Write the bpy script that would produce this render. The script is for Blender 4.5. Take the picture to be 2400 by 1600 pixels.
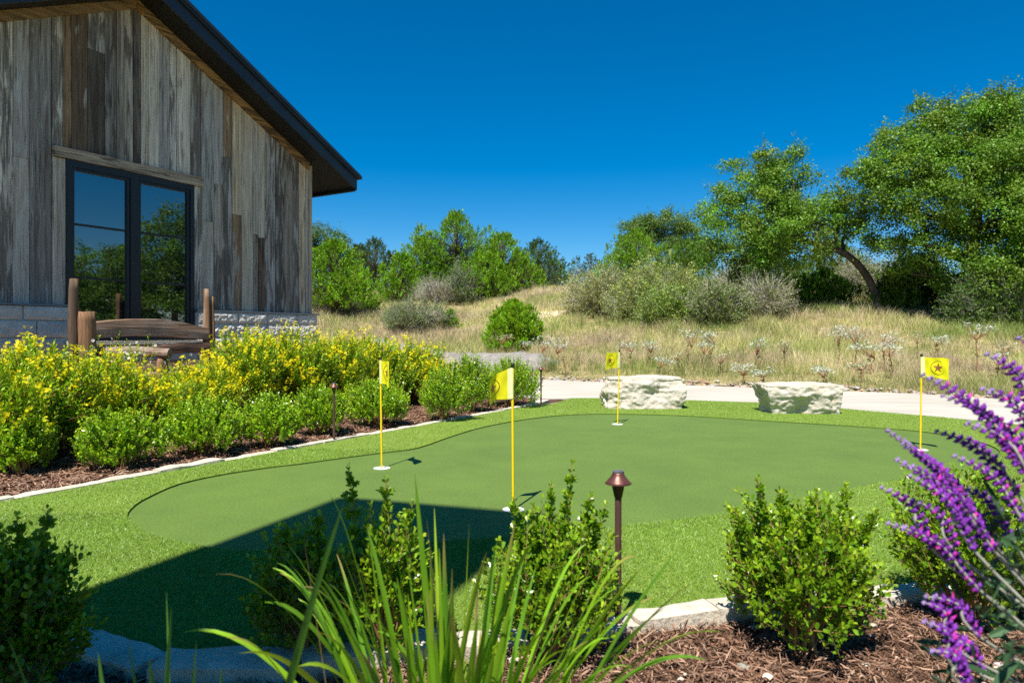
import bpy, bmesh, math, random
import numpy as np
from mathutils import Vector, Matrix, noise as mnoise

rng = np.random.default_rng(11)
random.seed(11)
for o in list(bpy.data.objects):
    bpy.data.objects.remove(o)
SC = bpy.context.scene
COL = SC.collection
R = math.radians

# ------------------------------------------------------------------ camera, sky, sun, exposure
EYE, FPX, CX, HV = 0.92, 1600.0, 1200.0, 787.0      # eye height; focal length, centre, horizon in photo pixels
cam = bpy.data.cameras.new('camera')
cam.lens, cam.sensor_width = 24.0, 36.0
cam.shift_y = -13.0 / 2400.0
cam.clip_start, cam.clip_end = 0.05, 2000
cam.dof.use_dof = True
cam.dof.focus_distance = 4.6
cam.dof.aperture_fstop = 4.5
camo = bpy.data.objects.new('camera', cam)
camo.location = (0, 0, EYE)
camo.rotation_euler = (R(90), 0, 0)
COL.objects.link(camo)
SC.camera = camo

SUN_EL, SUN_AZ = R(58.5), R(21.0)                   # the sun stands behind the camera, a little to the left
SUNV = Vector((-math.sin(SUN_AZ) * math.cos(SUN_EL), -math.cos(SUN_AZ) * math.cos(SUN_EL), math.sin(SUN_EL)))
world = bpy.data.worlds.new('World')
SC.world = world
world.use_nodes = True
wn, wl = world.node_tree.nodes, world.node_tree.links
wn.clear()
sky = wn.new('ShaderNodeTexSky')
sky.sky_type = 'NISHITA'
sky.sun_disc = False
sky.sun_elevation = SUN_EL
sky.sun_rotation = math.atan2(SUNV.x, SUNV.y)
sky.altitude = 900
sky.air_density = 1.0
sky.dust_density = 0.15
sky.ozone_density = 5.0
hs = wn.new('ShaderNodeHueSaturation')
hs.inputs['Hue'].default_value = 0.497
hs.inputs['Saturation'].default_value = 1.46
hs.inputs['Value'].default_value = 1.0
bg = wn.new('ShaderNodeBackground')
bg.inputs['Strength'].default_value = 0.066
wo = wn.new('ShaderNodeOutputWorld')
wl.new(sky.outputs[0], hs.inputs['Color'])
wl.new(hs.outputs[0], bg.inputs[0])
wl.new(bg.outputs[0], wo.inputs[0])
sun = bpy.data.lights.new('sun', 'SUN')
sun.energy = 4.6
sun.angle = R(0.53)
sun.color = (1.0, 0.95, 0.86)
suno = bpy.data.objects.new('sun', sun)
suno.rotation_euler = SUNV.to_track_quat('Z', 'Y').to_euler()
suno.location = (-4, -8, 14)
COL.objects.link(suno)
SC.view_settings.view_transform = 'Standard'
SC.view_settings.look = 'None'
SC.view_settings.exposure = 0.95
SC.view_settings.gamma = 1.0
SC.view_settings.use_curve_mapping = False
SC.render.engine = 'CYCLES'
SC.cycles.use_denoising = False
SC.cycles.max_bounces = 6
SC.cycles.diffuse_bounces = 3
SC.cycles.glossy_bounces = 3
SC.cycles.transmission_bounces = 4
SC.cycles.transparent_max_bounces = 6
SC.cycles.caustics_reflective = False
SC.cycles.caustics_refractive = False
SC.cycles.use_adaptive_sampling = True
SC.cycles.adaptive_threshold = 0.01

# ------------------------------------------------------------------ helpers
def nrm(a):
    a = np.asarray(a, float)
    return a / np.maximum(np.linalg.norm(a, axis=-1, keepdims=True), 1e-9)

def thing(name, label, cat, loc=(0, 0, 0), group=None, rz=0.0):
    o = bpy.data.objects.new(name, None)
    COL.objects.link(o)
    o.location = loc
    o.rotation_euler = (0, 0, rz)
    o.empty_display_size = 0.1
    tag(o, label, cat, group)
    return o

def tag(o, label=None, cat=None, group=None, kind=None):
    if label: o['label'] = label
    if cat: o['category'] = cat
    if group: o['group'] = group
    if kind: o['kind'] = kind
    return o

def mk(name, V, F, mat, parent=None, col=None, smooth=False, org=None):
    """one mesh object; F: int array (m,k), or list of index lists, or list of arrays"""
    V = np.asarray(V, np.float32).reshape(-1, 3)
    if org is not None:
        V = V - np.asarray(org, np.float32)
    me = bpy.data.meshes.new(name)
    if isinstance(F, np.ndarray):
        Fs = [F]
    elif len(F) and isinstance(F[0], np.ndarray):
        Fs = F
    else:
        Fs = [np.asarray([f for f in F if len(f) == k], np.int32) for k in sorted(set(len(f) for f in F))]
    idx = np.concatenate([f.reshape(-1) for f in Fs]).astype(np.int32)
    tot = np.concatenate([np.full(len(f), f.shape[1], np.int32) for f in Fs])
    start = np.concatenate([[0], np.cumsum(tot)[:-1]]).astype(np.int32)
    me.vertices.add(len(V))
    me.vertices.foreach_set('co', V.reshape(-1))
    me.loops.add(len(idx))
    me.loops.foreach_set('vertex_index', idx)
    me.polygons.add(len(tot))
    me.polygons.foreach_set('loop_start', start)
    me.update(calc_edges=True)
    me.polygons.foreach_set('use_smooth', np.full(len(tot), bool(smooth)))
    if col is not None:
        c = np.asarray(col, np.float32)
        if c.shape[1] == 3:
            c = np.concatenate([c, np.ones((len(c), 1), np.float32)], 1)
        a = me.attributes.new('Col', 'FLOAT_COLOR', 'POINT')
        a.data.foreach_set('color', c.reshape(-1))
    for m in (mat if isinstance(mat, (list, tuple)) else [mat]):
        me.materials.append(m)
    o = bpy.data.objects.new(name, me)
    COL.objects.link(o)
    if parent is not None:
        o.parent = parent
        if name in ('bracts', 'flowers', 'foliage', 'twigs', 'stems', 'leaves'):
            o['kind'] = 'stuff'          # too small and too many to pick apart
    return o

def join(parts):
    Vs, Fs, k = [], [], 0
    for V, F in parts:
        V = np.asarray(V, float).reshape(-1, 3)
        Vs.append(V)
        for f in F:
            Fs.append([int(i) + k for i in f])
        k += len(V)
    return np.concatenate(Vs), Fs

BOXF = [[0, 3, 2, 1], [4, 5, 6, 7], [0, 1, 5, 4], [1, 2, 6, 5], [2, 3, 7, 6], [3, 0, 4, 7]]
def box(a, b):
    x0, y0, z0 = a; x1, y1, z1 = b
    return np.array([[x0, y0, z0], [x1, y0, z0], [x1, y1, z0], [x0, y1, z0],
                     [x0, y0, z1], [x1, y0, z1], [x1, y1, z1], [x0, y1, z1]], float), BOXF

def prism(poly, t0, t1, to3):
    """polygon (p,q) extruded from t0 to t1; to3(p,q,t) gives the point"""
    n = len(poly)
    V = [to3(p, q, t0) for p, q in poly] + [to3(p, q, t1) for p, q in poly]
    F = [list(range(n))[::-1], list(range(n, 2 * n))] + [[i, (i + 1) % n, n + (i + 1) % n, n + i] for i in range(n)]
    return np.array(V, float), F

def tube(pts, rad, sides=8, cap=True):
    pts = np.asarray(pts, float)
    n = len(pts)
    rad = np.broadcast_to(np.asarray(rad, float), (n,))
    T = np.gradient(pts, axis=0)
    T = nrm(T)
    up = np.array([0.31, 0.17, 0.93]) if abs(T[0][2]) < 0.9 else np.array([1.0, 0.1, 0.0])
    V = []
    a = np.arange(sides) / sides * 2 * math.pi
    for i in range(n):
        x = nrm(np.cross(up, T[i])); y = np.cross(T[i], x)
        V.append(pts[i] + rad[i] * (np.cos(a)[:, None] * x + np.sin(a)[:, None] * y))
    V = np.concatenate(V)
    F = []
    for i in range(n - 1):
        for j in range(sides):
            k = (j + 1) % sides
            F.append([i * sides + j, i * sides + k, (i + 1) * sides + k, (i + 1) * sides + j])
    if cap:
        F.append(list(range(sides))[::-1])
        F.append([(n - 1) * sides + j for j in range(sides)])
    return V, F

def lathe(prof, seg=20, c=(0, 0, 0)):
    V, F = [], []
    m = len(prof)
    for r, z in prof:
        for j in range(seg):
            a = 2 * math.pi * j / seg
            V.append((c[0] + r * math.cos(a), c[1] + r * math.sin(a), c[2] + z))
    for i in range(m - 1):
        for j in range(seg):
            k = (j + 1) % seg
            F.append([i * seg + j, i * seg + k, (i + 1) * seg + k, (i + 1) * seg + j])
    if prof[0][0] > 1e-4: F.append(list(range(seg))[::-1])
    if prof[-1][0] > 1e-4: F.append([(m - 1) * seg + j for j in range(seg)])
    return np.array(V, float), F

def sticks(A, B, ra, rb):
    """many thin three-sided twigs at once"""
    A = np.asarray(A, float); B = np.asarray(B, float); n = len(A)
    ra = np.broadcast_to(np.asarray(ra, float), (n,)); rb = np.broadcast_to(np.asarray(rb, float), (n,))
    T = nrm(B - A)
    x = nrm(np.cross(T, np.where(np.abs(T[:, 2:3]) < 0.9, [[0, 0, 1.0]], [[1.0, 0, 0]])))
    y = np.cross(T, x)
    V = np.zeros((n, 6, 3))
    for j in range(3):
        a = 2 * math.pi * j / 3
        e = math.cos(a) * x + math.sin(a) * y
        V[:, j] = A + e * ra[:, None]
        V[:, 3 + j] = B + e * rb[:, None]
    f = np.array([[0, 1, 4, 3], [1, 2, 5, 4], [2, 0, 3, 5]])
    F = (f[None] + 6 * np.arange(n)[:, None, None]).reshape(-1, 4)
    return V.reshape(-1, 3), F

def leaves(P, D, L, W, col, fold=0.25, kind=4, N=None):
    """P base, D direction, L length, W half width; folded along the midrib. Returns V, F, C."""
    P = np.asarray(P, float); n = len(P)
    D = nrm(D); L = np.broadcast_to(np.asarray(L, float), (n,))[:, None]; W = np.broadcast_to(np.asarray(W, float), (n,))[:, None]
    if N is None:
        N = rng.normal(size=(n, 3)) + np.array([0, 0, 0.9])
    S = nrm(np.cross(D, N)); U = np.cross(S, D)
    col = np.broadcast_to(np.asarray(col, float), (n, 3))
    if kind == 4:
        V = np.stack([P, P + D * L * 0.5 + S * W + U * W * fold, P + D * L, P + D * L * 0.5 - S * W + U * W * fold], 1)
        f = np.array([[0, 1, 2], [0, 2, 3]])
    else:
        e = U * W * fold
        V = np.stack([P, P + D * L * .38 + S * W * .72 + e * .7, P + D * L * .74 + S * W + e, P + D * L * .93 + S * W * .55 + e * .5, P + D * L,
                      P + D * L * .93 - S * W * .55 + e * .5, P + D * L * .74 - S * W + e, P + D * L * .38 - S * W * .72 + e * .7], 1)
        f = None
    k = V.shape[1]
    C = np.repeat(col, k, 0)
    b = np.arange(n)[:, None, None] * k
    if kind == 4:
        F = (f[None] + b).reshape(-1, 3)
        return V.reshape(-1, 3), [F], C
    q = np.array([[0, 1, 2, 4], [0, 4, 6, 7]]); t = np.array([[2, 3, 4], [4, 5, 6]])
    return V.reshape(-1, 3), [(t[None] + b).reshape(-1, 3), (q[None] + b).reshape(-1, 4)], C

def merge_arr(items):
    """items of (V, F list of arrays or array, C) -> one"""
    Vs, Cs, byk, k = [], [], {}, 0
    for V, F, C in items:
        Vs.append(V); Cs.append(C)
        for f in (F if isinstance(F, list) else [F]):
            byk.setdefault(f.shape[1], []).append(f + k)
        k += len(V)
    return np.concatenate(Vs), [np.concatenate(v) for v in byk.values()], np.concatenate(Cs)

def vary(base, n, dv=0.2, dh=0.06):
    base = np.asarray(base, float)
    c = base[None] * (1 + rng.normal(0, dv, (n, 1)))
    c = c * (1 + rng.normal(0, dh, (n, 3)))
    return np.clip(c, 0.004, 0.9)

def vnoise(x, y, seed=0):
    """smooth value noise on arrays"""
    x = np.asarray(x, float); y = np.asarray(y, float)
    xi = np.floor(x).astype(np.int64); yi = np.floor(y).astype(np.int64)
    xf = x - xi; yf = y - yi
    def h(a, b):
        v = (a * 374761393 + b * 668265263 + seed * 974711) & 0x7fffffff
        v = ((v ^ (v >> 13)) * 1274126177) & 0x7fffffff
        return (v & 0xffff) / 65535.0
    u = xf * xf * (3 - 2 * xf); v = yf * yf * (3 - 2 * yf)
    return (h(xi, yi) * (1 - u) + h(xi + 1, yi) * u) * (1 - v) + (h(xi, yi + 1) * (1 - u) + h(xi + 1, yi + 1) * u) * v

def G(u, v, z=0.0):
    Y = (EYE - z) * FPX / (v - HV)
    return ((u - CX) / FPX * Y, Y)

def interp_poly(pts, step):
    out = []
    for i in range(len(pts) - 1):
        a = np.array(pts[i], float); b = np.array(pts[i + 1], float)
        n = max(1, int(np.linalg.norm(b - a) / step))
        for k in range(n):
            out.append(a + (b - a) * k / n)
    out.append(np.array(pts[-1], float))
    return np.array(out)

def catmull(pts, n=6, closed=False):
    P = [np.array(p, float) for p in pts]
    out = []
    m = len(P)
    rngi = range(m) if closed else range(m - 1)
    for i in rngi:
        p0 = P[(i - 1) % m] if (closed or i > 0) else P[0]
        p1, p2 = P[i], P[(i + 1) % m]
        p3 = P[(i + 2) % m] if (closed or i + 2 < m) else P[-1]
        for k in range(n):
            t = k / n
            out.append(0.5 * ((2 * p1) + (-p0 + p2) * t + (2 * p0 - 5 * p1 + 4 * p2 - p3) * t * t + (-p0 + 3 * p1 - 3 * p2 + p3) * t ** 3))
    if not closed: out.append(P[-1])
    return np.array(out)

def in_poly(px, py, poly):
    px = np.asarray(px); py = np.asarray(py)
    inside = np.zeros(px.shape, bool)
    n = len(poly); j = n - 1
    for i in range(n):
        xi, yi = poly[i][0], poly[i][1]; xj, yj = poly[j][0], poly[j][1]
        if yi != yj:
            inside ^= ((yi > py) != (yj > py)) & (px < (xj - xi) * (py - yi) / (yj - yi) + xi)
        j = i
    return inside

# house frame: s along the gable wall, n out of it towards the yard, z up
HA = R(30.6)
HD = np.array([math.sin(HA), math.cos(HA)]); HN = np.array([math.cos(HA), -math.sin(HA)])
def H(s, n, z):
    return (HD[0] * s + HN[0] * n, HD[1] * s + HN[1] * n, z)
def H3(s, z, n):
    return H(s, n, z)

# ------------------------------------------------------------------ materials
def newmat(name):
    m = bpy.data.materials.new(name)
    m.use_nodes = True
    nt = m.node_tree
    nt.nodes.clear()
    out = nt.nodes.new('ShaderNodeOutputMaterial')
    return m, nt, out
def nd(nt, t, **kw):
    n = nt.nodes.new(t)
    for k, v in kw.items():
        if k in n.inputs: n.inputs[k].default_value = v
        else: setattr(n, k, v)
    return n
def ramp(nt, fac, stops, interp='LINEAR'):
    r = nt.nodes.new('ShaderNodeValToRGB')
    r.color_ramp.interpolation = interp
    while len(r.color_ramp.elements) < len(stops): r.color_ramp.elements.new(0.5)
    for e, (p, c) in zip(r.color_ramp.elements, stops):
        e.position = p; e.color = (*c, 1) if len(c) == 3 else c
    if fac is not None: nt.links.new(fac, r.inputs[0])
    return r
def noise(nt, vec, scale, detail=4.0, rough=0.55, dist=0.0):
    n = nd(nt, 'ShaderNodeTexNoise', Scale=scale, Detail=detail, Roughness=rough, Distortion=dist)
    if vec is not None: nt.links.new(vec, n.inputs['Vector'])
    return n
def mix(nt, fac, a, b, mode='MIX'):
    m = nd(nt, 'ShaderNodeMix', data_type='RGBA', blend_type=mode)
    for k, v in ((0, fac), (6, a), (7, b)):
        if isinstance(v, (int, float)): m.inputs[k].default_value = v
        elif isinstance(v, tuple): m.inputs[k].default_value = (*v, 1) if len(v) == 3 else v
        else: nt.links.new(v, m.inputs[k])
    return m.outputs[2]
def bump(nt, h, strength=0.4, dist=0.01, nrmin=None):
    b = nd(nt, 'ShaderNodeBump', Strength=strength, Distance=dist)
    nt.links.new(h, b.inputs['Height'])
    if nrmin is not None: nt.links.new(nrmin, b.inputs['Normal'])
    return b.outputs[0]
def princ(nt, out, color, rough=0.7, spec=0.3, metal=0.0, normal=None):
    p = nd(nt, 'ShaderNodeBsdfPrincipled', Roughness=rough, Metallic=metal)
    p.inputs['Specular IOR Level'].default_value = spec
    if isinstance(color, tuple): p.inputs['Base Color'].default_value = (*color, 1)
    else: nt.links.new(color, p.inputs['Base Color'])
    if normal is not None: nt.links.new(normal, p.inputs['Normal'])
    if out is not None: nt.links.new(p.outputs[0], out.inputs[0])
    return p
def plain(name, color, rough=0.6, spec=0.3, metal=0.0, var=0.12, scale=12.0, bmp=0.0):
    m, nt, out = newmat(name)
    tc = nd(nt, 'ShaderNodeTexCoord')
    n = noise(nt, tc.outputs['Object'], scale, 5)
    lo = tuple(c * (1 - var) for c in color); hi = tuple(min(1, c * (1 + var)) for c in color)
    r = ramp(nt, n.outputs[0], [(0.3, lo), (0.7, hi)])
    nb = bump(nt, n.outputs[0], bmp, 0.005) if bmp else None
    princ(nt, out, r.outputs[0], rough, spec, metal, nb)
    return m
def leafmat(name, trans=0.32, rough=0.42, spec=0.35, tint=(1.15, 1.1, 0.45)):
    m, nt, out = newmat(name)
    at = nd(nt, 'ShaderNodeAttribute', attribute_name='Col')
    p = princ(nt, None, at.outputs['Color'], rough, spec)
    t = nd(nt, 'ShaderNodeBsdfTranslucent')
    c = mix(nt, 1.0, at.outputs['Color'], tint, 'MULTIPLY')
    nt.links.new(c, t.inputs[0])
    ms = nd(nt, 'ShaderNodeMixShader', Fac=trans)
    nt.links.new(p.outputs[0], ms.inputs[1]); nt.links.new(t.outputs[0], ms.inputs[2])
    nt.links.new(ms.outputs[0], out.inputs[0])
    return m
def colmat(name, rough=0.8, spec=0.2, var=0.0, scale=30.0):
    m, nt, out = newmat(name)
    at = nd(nt, 'ShaderNodeAttribute', attribute_name='Col')
    princ(nt, out, at.outputs['Color'], rough, spec)
    return m

M_LEAF = leafmat('leaf_green')
M_WAX = leafmat('boxwood_leaf', 0.30, 0.30, 0.5)
M_STRAP = leafmat('strap_leaf', 0.35, 0.35, 0.45, (1.2, 1.15, 0.5))
M_GRASS = leafmat('meadow_grass', 0.25, 0.7, 0.15, (1.1, 1.05, 0.7))
M_TURF = leafmat('turf_blade', 0.25, 0.38, 0.4, (1.1, 1.1, 0.5))
M_PETAL = leafmat('petal', 0.35, 0.6, 0.2, (1.05, 1.0, 0.9))
M_COL = colmat('twig_bits')
M_SAGE = leafmat('sage_floret', 0.25, 0.8, 0.15, (1.1, 0.9, 1.1))

def bark(name, c0, c1, scale=14.0):
    m, nt, out = newmat(name)
    tc = nd(nt, 'ShaderNodeTexCoord')
    mp = nd(nt, 'ShaderNodeMapping'); mp.inputs['Scale'].default_value = (1, 1, 0.3)
    nt.links.new(tc.outputs['Object'], mp.inputs[0])
    n = noise(nt, mp.outputs[0], scale, 6, 0.65)
    r = ramp(nt, n.outputs[0], [(0.3, c0), (0.7, c1)])
    princ(nt, out, r.outputs[0], 0.9, 0.15, 0, bump(nt, n.outputs[0], 0.7, 0.03))
    return m
M_BARK = bark('oak_bark', (0.045, 0.036, 0.03), (0.16, 0.135, 0.115))
M_CBARK = bark('juniper_bark', (0.06, 0.045, 0.035), (0.2, 0.16, 0.13))
M_STEM = plain('shrub_stem', (0.30, 0.17, 0.07), 0.8, 0.2, var=0.35, scale=40)
M_GSTEM = plain('grey_stem', (0.40, 0.37, 0.32), 0.9, 0.15, var=0.3, scale=30)
M_RSTEM = plain('red_stem', (0.27, 0.10, 0.065), 0.8, 0.2, var=0.3, scale=30)

def wood_board(name, weather=1.0, stops=None, patch=0.5, vertical=True):
    """weathered barn wood; each object gets its own tone and offset"""
    m, nt, out = newmat(name)
    tc = nd(nt, 'ShaderNodeTexCoord'); oi = nd(nt, 'ShaderNodeObjectInfo')
    rot = nd(nt, 'ShaderNodeMapping'); rot.inputs['Rotation'].default_value = (0, 0, -(math.pi / 2 - HA))
    nt.links.new(tc.outputs['Object'], rot.inputs[0])
    off = nd(nt, 'ShaderNodeVectorMath', operation='SCALE'); off.inputs[0].default_value = (37.0, 11.0, 53.0)
    nt.links.new(oi.outputs['Random'], off.inputs['Scale'])
    add = nd(nt, 'ShaderNodeVectorMath', operation='ADD')
    nt.links.new(rot.outputs[0], add.inputs[0]); nt.links.new(off.outputs[0], add.inputs[1])
    def mapped(sc):
        mp = nd(nt, 'ShaderNodeMapping'); mp.inputs['Scale'].default_value = sc
        nt.links.new(add.outputs[0], mp.inputs[0]); return mp.outputs[0]
    G1 = (110, 30, 2.6) if vertical else (2.6, 30, 110)
    G2 = (34, 12, 0.8) if vertical else (0.8, 12, 34)
    G3 = (15, 4, 1.9) if vertical else (1.9, 4, 15)
    g1 = noise(nt, mapped(G1), 1.0, 5, 0.6, 0.4)
    g2 = noise(nt, mapped(G2), 1.0, 6, 0.65, 0.8)
    g3 = noise(nt, mapped(G3), 1.0, 5, 0.62, 0.6)
    if stops is None:
        stops = [(0.0, (0.27, 0.25, 0.23)), (0.09, (0.48, 0.44, 0.38)), (0.17, (0.11, 0.10, 0.09)), (0.25, (0.58, 0.565, 0.53)), (0.33, (0.25, 0.175, 0.115)),
                 (0.41, (0.36, 0.36, 0.37)), (0.49, (0.16, 0.145, 0.14)), (0.57, (0.50, 0.43, 0.33)), (0.65, (0.135, 0.10, 0.075)), (0.73, (0.40, 0.375, 0.35)), (0.80, (0.22, 0.215, 0.215)), (0.87, (0.30, 0.15, 0.10)), (0.91, (0.55, 0.54, 0.52))]
    base = ramp(nt, oi.outputs['Random'], [(p_, (c_[0] * 1.04, c_[1], c_[2] * .97)) for p_, c_ in stops], 'CONSTANT')
    tone = ramp(nt, g2.outputs[0], [(0.30, (0.46, 0.38, 0.31)), (0.44, (0.95, 0.88, 0.80)), (0.56, (1.15, 1.10, 1.03)), (0.70, (1.75, 1.71, 1.63))])
    c1 = mix(nt, 1.0, base.outputs[0], tone.outputs[0], 'MULTIPLY')
    # chalky remains of old paint, in ragged patches whose amount differs from board to board
    mth = nd(nt, 'ShaderNodeMath', operation='MULTIPLY_ADD'); mth.inputs[1].default_value = 0.35; mth.inputs[2].default_value = -0.18
    r2 = nd(nt, 'ShaderNodeMath', operation='FRACT'); r1 = nd(nt, 'ShaderNodeMath', operation='MULTIPLY'); r1.inputs[1].default_value = 17.3
    nt.links.new(oi.outputs['Random'], r1.inputs[0]); nt.links.new(r1.outputs[0], r2.inputs[0]); nt.links.new(r2.outputs[0], mth.inputs[0])
    s1 = nd(nt, 'ShaderNodeMath', operation='ADD'); nt.links.new(g3.outputs[0], s1.inputs[0]); nt.links.new(mth.outputs[0], s1.inputs[1])
    s2 = nd(nt, 'ShaderNodeMath', operation='MULTIPLY_ADD'); s2.inputs[1].default_value = 0.45
    nt.links.new(g1.outputs[0], s2.inputs[0]); nt.links.new(s1.outputs[0], s2.inputs[2])
    pm = ramp(nt, s2.outputs[0], [(0.84, (0, 0, 0)), (0.92, (1, 1, 1))])
    pf = nd(nt, 'ShaderNodeMath', operation='MULTIPLY'); pf.inputs[1].default_value = patch
    nt.links.new(pm.outputs[0], pf.inputs[0])
    c2 = mix(nt, pf.outputs[0], c1, (0.60, 0.59, 0.56))
    dm = ramp(nt, s2.outputs[0], [(0.55, (1, 1, 1)), (0.67, (0, 0, 0))])
    df = nd(nt, 'ShaderNodeMath', operation='MULTIPLY'); df.inputs[1].default_value = 0.75
    nt.links.new(dm.outputs[0], df.inputs[0])
    c3 = mix(nt, df.outputs[0], c2, (0.06, 0.044, 0.034))
    crack = ramp(nt, g1.outputs[0], [(0.33, (0.2, 0.19, 0.18)), (0.42, (1, 1, 1))])
    c4 = mix(nt, 0.85, c3, crack.outputs[0], 'MULTIPLY')
    hsum = nd(nt, 'ShaderNodeMath', operation='ADD'); nt.links.new(g1.outputs[0], hsum.inputs[0]); nt.links.new(g2.outputs[0], hsum.inputs[1])
    princ(nt, out, c4, 0.85, 0.2, 0, bump(nt, hsum.outputs[0], 0.6, 0.006))
    return m
M_BOARD = wood_board('barn_board', patch=0.45)
M_TRIM = wood_board('brown_trim', stops=[(0, (0.30, 0.19, 0.085)), (0.5, (0.25, 0.17, 0.09))], patch=0.15, vertical=False)
M_LINTEL = wood_board('lintel_wood', stops=[(0, (0.36, 0.31, 0.26))], patch=0.2, vertical=False)
M_CORNER = wood_board('corner_wood', stops=[(0, (0.42, 0.36, 0.28))], patch=0.2)
M_BENCHH = wood_board('bench_wood', stops=[(0, (0.17, 0.115, 0.085)), (0.5, (0.20, 0.14, 0.105))], patch=0.15, vertical=False)
M_BENCHV = wood_board('bench_post_wood', stops=[(0, (0.19, 0.115, 0.068)), (0.5, (0.17, 0.115, 0.08))], patch=0.15)
M_METAL = plain('dark_roof_metal', (0.028, 0.034, 0.04), 0.35, 0.5, 0.3, 0.15, 3)
M_SOFFIT = plain('soffit_black', (0.016, 0.015, 0.015), 0.6, 0.3, 0, 0.2, 3)
M_WFRAME = plain('window_frame_dark', (0.012, 0.015, 0.02), 0.4, 0.4, 0, 0.1, 4)
M_FLASH = plain('ledge_flashing', (0.16, 0.18, 0.2), 0.45, 0.5, 0.3, 0.12, 6)

def glass():
    m, nt, out = newmat('window_glass')
    tc = nd(nt, 'ShaderNodeTexCoord')
    n = noise(nt, tc.outputs['Object'], 0.8, 2)
    p = princ(nt, out, (0.006, 0.012, 0.012), 0.015, 0.5, 0)
    p.inputs['IOR'].default_value = 2.9
    return m
M_GLASS = glass()

def limestone(name, c0, c1, stain=(0.42, 0.33, 0.2), scale=6.0, bmp=0.6, stain_amt=0.5):
    m, nt, out = newmat(name)
    tc = nd(nt, 'ShaderNodeTexCoord'); oi = nd(nt, 'ShaderNodeObjectInfo')
    off = nd(nt, 'ShaderNodeVectorMath', operation='SCALE'); off.inputs[0].default_value = (13.0, 31.0, 7.0)
    nt.links.new(oi.outputs['Random'], off.inputs['Scale'])
    add = nd(nt, 'ShaderNodeVectorMath', operation='ADD')
    nt.links.new(tc.outputs['Object'], add.inputs[0]); nt.links.new(off.outputs[0], add.inputs[1])
    a = noise(nt, add.outputs[0], scale, 8, 0.62); b = noise(nt, add.outputs[0], scale * 6, 6, 0.6); c = noise(nt, add.outputs[0], scale * 0.6, 5, 0.6, 0.6)
    r = ramp(nt, a.outputs[0], [(0.32, c0), (0.68, c1)])
    sm = ramp(nt, c.outputs[0], [(0.5, (0, 0, 0)), (0.72, (1, 1, 1))])
    sf = nd(nt, 'ShaderNodeMath', operation='MULTIPLY'); sf.inputs[1].default_value = stain_amt
    nt.links.new(sm.outputs[0], sf.inputs[0])
    c2 = mix(nt, sf.outputs[0], r.outputs[0], stain)
    pit = ramp(nt, b.outputs[0], [(0.28, (0.45, 0.42, 0.38)), (0.40, (1, 1, 1))])
    c3 = mix(nt, 0.6, c2, pit.outputs[0], 'MULTIPLY')
    h = nd(nt, 'ShaderNodeMath', operation='ADD'); nt.links.new(a.outputs[0], h.inputs[0]); nt.links.new(b.outputs[0], h.inputs[1])
    princ(nt, out, c3, 0.85, 0.25, 0, bump(nt, h.outputs[0], bmp, 0.012))
    return m
M_STONE = limestone('wall_limestone', (0.52, 0.48, 0.42), (0.72, 0.67, 0.58), stain=(0.40, 0.35, 0.24), scale=5, stain_amt=0.35)
M_BOULDER = limestone('boulder_limestone', (0.44, 0.39, 0.315), (0.55, 0.505, 0.43), stain=(0.46, 0.32, 0.16), scale=5, bmp=1.0, stain_amt=0.4)
M_EDGE = limestone('edging_limestone', (0.44, 0.39, 0.31), (0.62, 0.56, 0.46), stain=(0.42, 0.33, 0.22), scale=9, stain_amt=0.35)
M_MORTAR = plain('mortar', (0.50, 0.49, 0.46), 0.9, 0.2, 0, 0.12, 25, 0.3)

def concrete():
    m, nt, out = newmat('driveway_concrete')
    tc = nd(nt, 'ShaderNodeTexCoord')
    a = noise(nt, tc.outputs['Object'], 0.7, 6, 0.6); b = noise(nt, tc.outputs['Object'], 60, 4)
    mp = nd(nt, 'ShaderNodeMapping'); mp.inputs['Scale'].default_value = (0.6, 2.5, 1); mp.inputs['Rotation'].default_value = (0, 0, 0.5)
    nt.links.new(tc.outputs['Object'], mp.inputs[0])
    c = noise(nt, mp.outputs[0], 1.2, 5, 0.6)
    r = ramp(nt, a.outputs[0], [(0.3, (0.42, 0.392, 0.335)), (0.7, (0.49, 0.462, 0.40))])
    r2 = ramp(nt, c.outputs[0], [(0.3, (0.84, 0.825, 0.81)), (0.6, (1, 1, 1))])
    col = mix(nt, 1.0, r.outputs[0], r2.outputs[0], 'MULTIPLY')
    princ(nt, out, col, 0.85, 0.25, 0, bump(nt, b.outputs[0], 0.15, 0.004))
    return m
M_CONC = concrete()

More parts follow.
